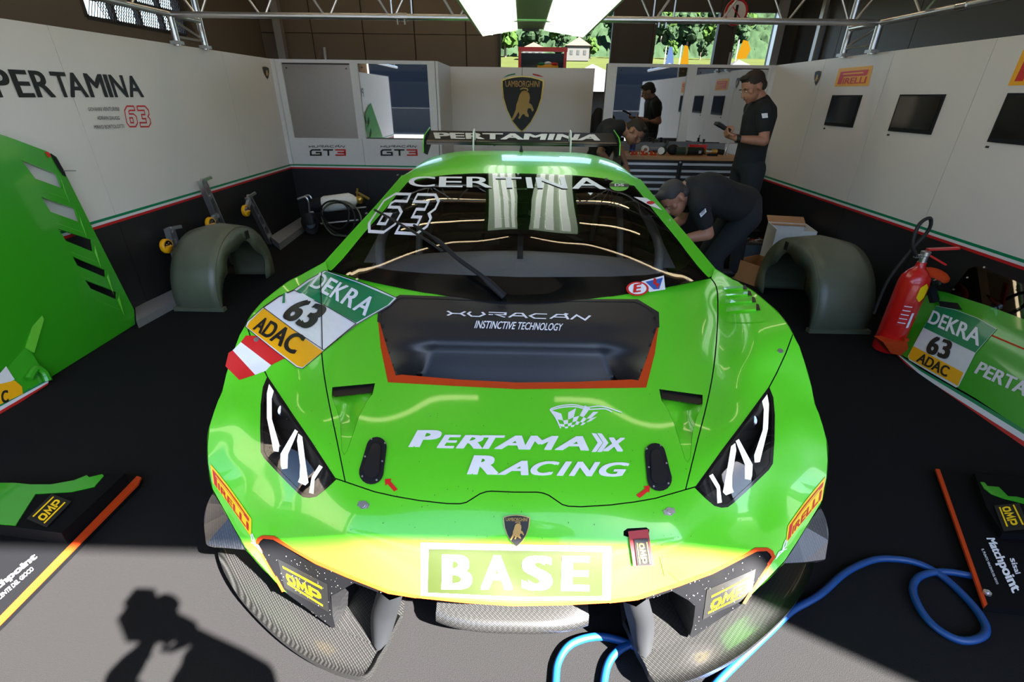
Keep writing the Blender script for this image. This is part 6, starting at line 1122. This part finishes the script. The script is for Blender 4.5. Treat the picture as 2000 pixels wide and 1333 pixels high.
    b = MB(); b.ell(h(0, .0885, -.064), (.020*sc, .004*sc, .0035*sc), R, n=10); b.build('mouth', 'lips', t, True)
    return t, R
# standing man with a handset
y0 = 4.75; Q = lambda x, y, d=0.: tuple(P(x, y, y=y0+d)); hd = P(1471, 168, y=y0)
J = dict(head=Q(1470, 170), face=(-.93, -.25, -.42), up=(-.35, 0, .93), neck=Q(1487, 200), chest=Q(1484, 226), pelvis=Q(1462, 318), shL=Q(1468, 212, .17), shR=Q(1494, 213, -.17), elR=Q(1492, 276, -.24), wrR=Q(1440, 271, -.22), haR=Q(1415, 262, -.20), elL=Q(1470, 272, .20), wrL=Q(1437, 268, .04), haL=Q(1415, 258, -.02), palmR=(0, .5, 1), palmL=(0, -.5, 1), curl=.8, hs=1.06)
px_, py_, pz_ = J['pelvis']; J.update(hiL=(px_, py_+.10, pz_-.05), hiR=(px_+.02, py_-.10, pz_-.05), knL=(px_-.02, py_+.11, .50), knR=(px_+.02, py_-.11, .50), anL=(px_+.02, py_+.12, .09), anR=(px_+.05, py_-.12, .09), foot=(-1, 0, 0))
MAN, R = person('man in a black polo shirt standing right of the workbench and looking at a handset', (px_, py_, 0), J)
hq = A_(J['haR'])+A_([-.02, .02, .05]); t = thing('handset', tuple(hq), 'black handheld device held by the standing man', 'handset'); b = MB(); b.bar(hq+A_([-.07, -.02, .035]), hq+A_([.07, .02, -.025]), .05, .025); b.build('handset_body', 'black_print', t); b = MB(); b.bar(hq+A_([-.05, -.02, .045]), hq+A_([.0, .0, .02]), .035, .005); b.build('keypad', 'grey_plastic', t)
wr = A_(J['wrR']); b = MB(); b.cyl(wr+A_([-.012, 0, .0]), wr+A_([.02, 0, 0]), .034, n=16); b.build('wrist_watch', 'black_print', MAN, True)
sp_ = Plane(P(1496, 225, y=y0-.25), (-.2, -1, .1)); b = MB(); q = sp_.px(A_([(1487, 222), (1499, 221), (1500, 230), (1489, 231)], float))[0]; mesh('sleeve_badge', q, [(0, 1, 2, 3)], 'stripe_white', MAN)
# man bending behind the rear wing
y0 = 5.75; J = dict(head=Q(1239, 258, -.02), face=(.62, -.42, -.72), up=(.62, 0, .75), neck=Q(1213, 248), chest=Q(1190, 258, .02), pelvis=(.88, 6.05, .92), shL=Q(1186, 246, .20), shR=Q(1190, 262, -.17), elR=Q(1172, 298, -.22), wrR=Q(1200, 330, -.20), haR=Q(1212, 338, -.2), elL=Q(1210, 290, .18), wrL=Q(1222, 320, .10), haL=Q(1224, 335, .05), palmR=(0, 0, -1), palmL=(0, 0, -1), curl=.6, hs=1.12)
px_, py_, pz_ = J['pelvis']; J.update(hiL=(px_, py_+.10, pz_-.05), hiR=(px_, py_-.10, pz_-.05), knL=(px_+.08, py_+.11, .48), knR=(px_+.1, py_-.11, .48), anL=(px_, py_+.12, .09), anR=(px_-.02, py_-.12, .09), foot=(1, 0, 0))
person('man in a black polo shirt bending down behind the rear wing beside the workbench', (px_, py_, 0), J)
# man leaning into the passenger side of the car
y0 = 3.55; J = dict(head=Q(1316, 388, -.05), face=(-.62, -.35, -.72), up=(-.72, 0, .66), neck=Q(1349, 366), chest=Q(1380, 376), pelvis=Q(1452, 398, .25), shL=Q(1352, 362, .20), shR=Q(1366, 404, -.17), elR=Q(1383, 458, -.20), wrR=Q(1330, 468, -.22), haR=Q(1305, 470, -.22), elL=Q(1330, 430, .25), wrL=Q(1300, 450, .2), haL=Q(1285, 452, .2), palmR=(-.3, 0, -1), palmL=(-.3, 0, -1), curl=.6, hs=1.04)
px_, py_, pz_ = J['pelvis']; J.update(hiL=(px_, py_+.10, pz_-.08), hiR=(px_, py_-.12, pz_-.08), knL=(px_-.16, py_+.08, .50), knR=(px_-.2, py_-.14, .50), anL=(px_-.10, py_+.10, .09), anR=(px_-.10, py_-.14, .09), foot=(-1, 0, 0))
LEAN, R = person('man in black bending over to reach into the right side of the green car', (px_, py_, 0), J, 'hair_grey')
sp_ = Plane(P(1372, 418, y=y0-.265), (-.2, -1, .3)); q = sp_.px(A_([(1366, 418), (1378, 407), (1380, 414), (1369, 425)], float))[0]; mesh('sleeve_badge', q, [(0, 1, 2, 3)], 'stripe_white', LEAN)
text('OMP', [(1368, 417), (1376, 409), (1378, 413), (1370, 421)], Plane(sp_.p+sp_.n*.002, sp_.n), 'black_print', LEAN, .003, .02, 0, 0)
t = thing('impact_wrench', tuple(A_(J['haR'])+A_([-.05, 0, -.02])), 'orange and black cordless tool in the hand of the man leaning into the car', 'power tool'); hq = A_(J['haR'])+A_([-.05, 0, -.02]); b = MB(); b.cyl(hq+A_([-.08, 0, .04]), hq+A_([.04, 0, .05]), .03, n=14); b.build('tool_barrel', 'matte_black', t, True); b = MB(); b.box(hq+A_([.0, 0, -.02]), (.05, .05, .08)); b.build('battery', 'orange', t)
# the photographer, behind the camera (only the shadow is in the picture)
J = dict(head=(.07, -.15, 1.41), face=(-.1, .9, .2), up=(0, 0, 1), neck=(.06, -.22, 1.27), chest=(.0, -.24, 1.14), pelvis=(-.04, -.28, .80), shL=(-.18, -.20, 1.25), shR=(.23, -.22, 1.22), elL=(-.20, -.14, 1.38), wrL=(-.10, -.13, 1.49), haL=(-.05, -.12, 1.56), elR=(.24, -.14, 1.40), wrR=(.12, -.14, 1.56), haR=(.06, -.13, 1.60), palmR=(-1, 0, 0), palmL=(1, 0, 0), curl=.8)
for k_ in list(J):
    if isinstance(J[k_], tuple) and not k_.startswith(('palm', 'face', 'up', 'foot')): J[k_] = (J[k_][0]+.12, J[k_][1], J[k_][2]-(.05 if k_ in ('head', 'neck') else 0))
px_, py_, pz_ = J['pelvis']; J.update(hiL=(px_-.10, py_, .75), hiR=(px_+.10, py_, .75), knL=(px_-.14, py_+.22, .44), knR=(px_+.14, py_+.20, .44), anL=(px_-.13, py_-.04, .09), anR=(px_+.13, py_-.05, .09), foot=(0, 1, 0))
person('photographer in dark clothes crouching in front of the car, holding a camera up', (px_, py_, 0), J)
t = thing('photo_camera', (.09, -.12, 1.54), 'black photo camera held up by the photographer', 'camera'); b = MB(); b.box((0.09, -.13, 1.63), (.15, .07, .11)); b.box((.09, -.13, 1.72), (.07, .06, .08)); b.build('camera_body', 'matte_black', t); b = MB(); b.cyl((.09, -.13, 1.62), (.09, -.045, 1.61), .038, n=20); b.build('camera_lens', 'matte_black', t, True)
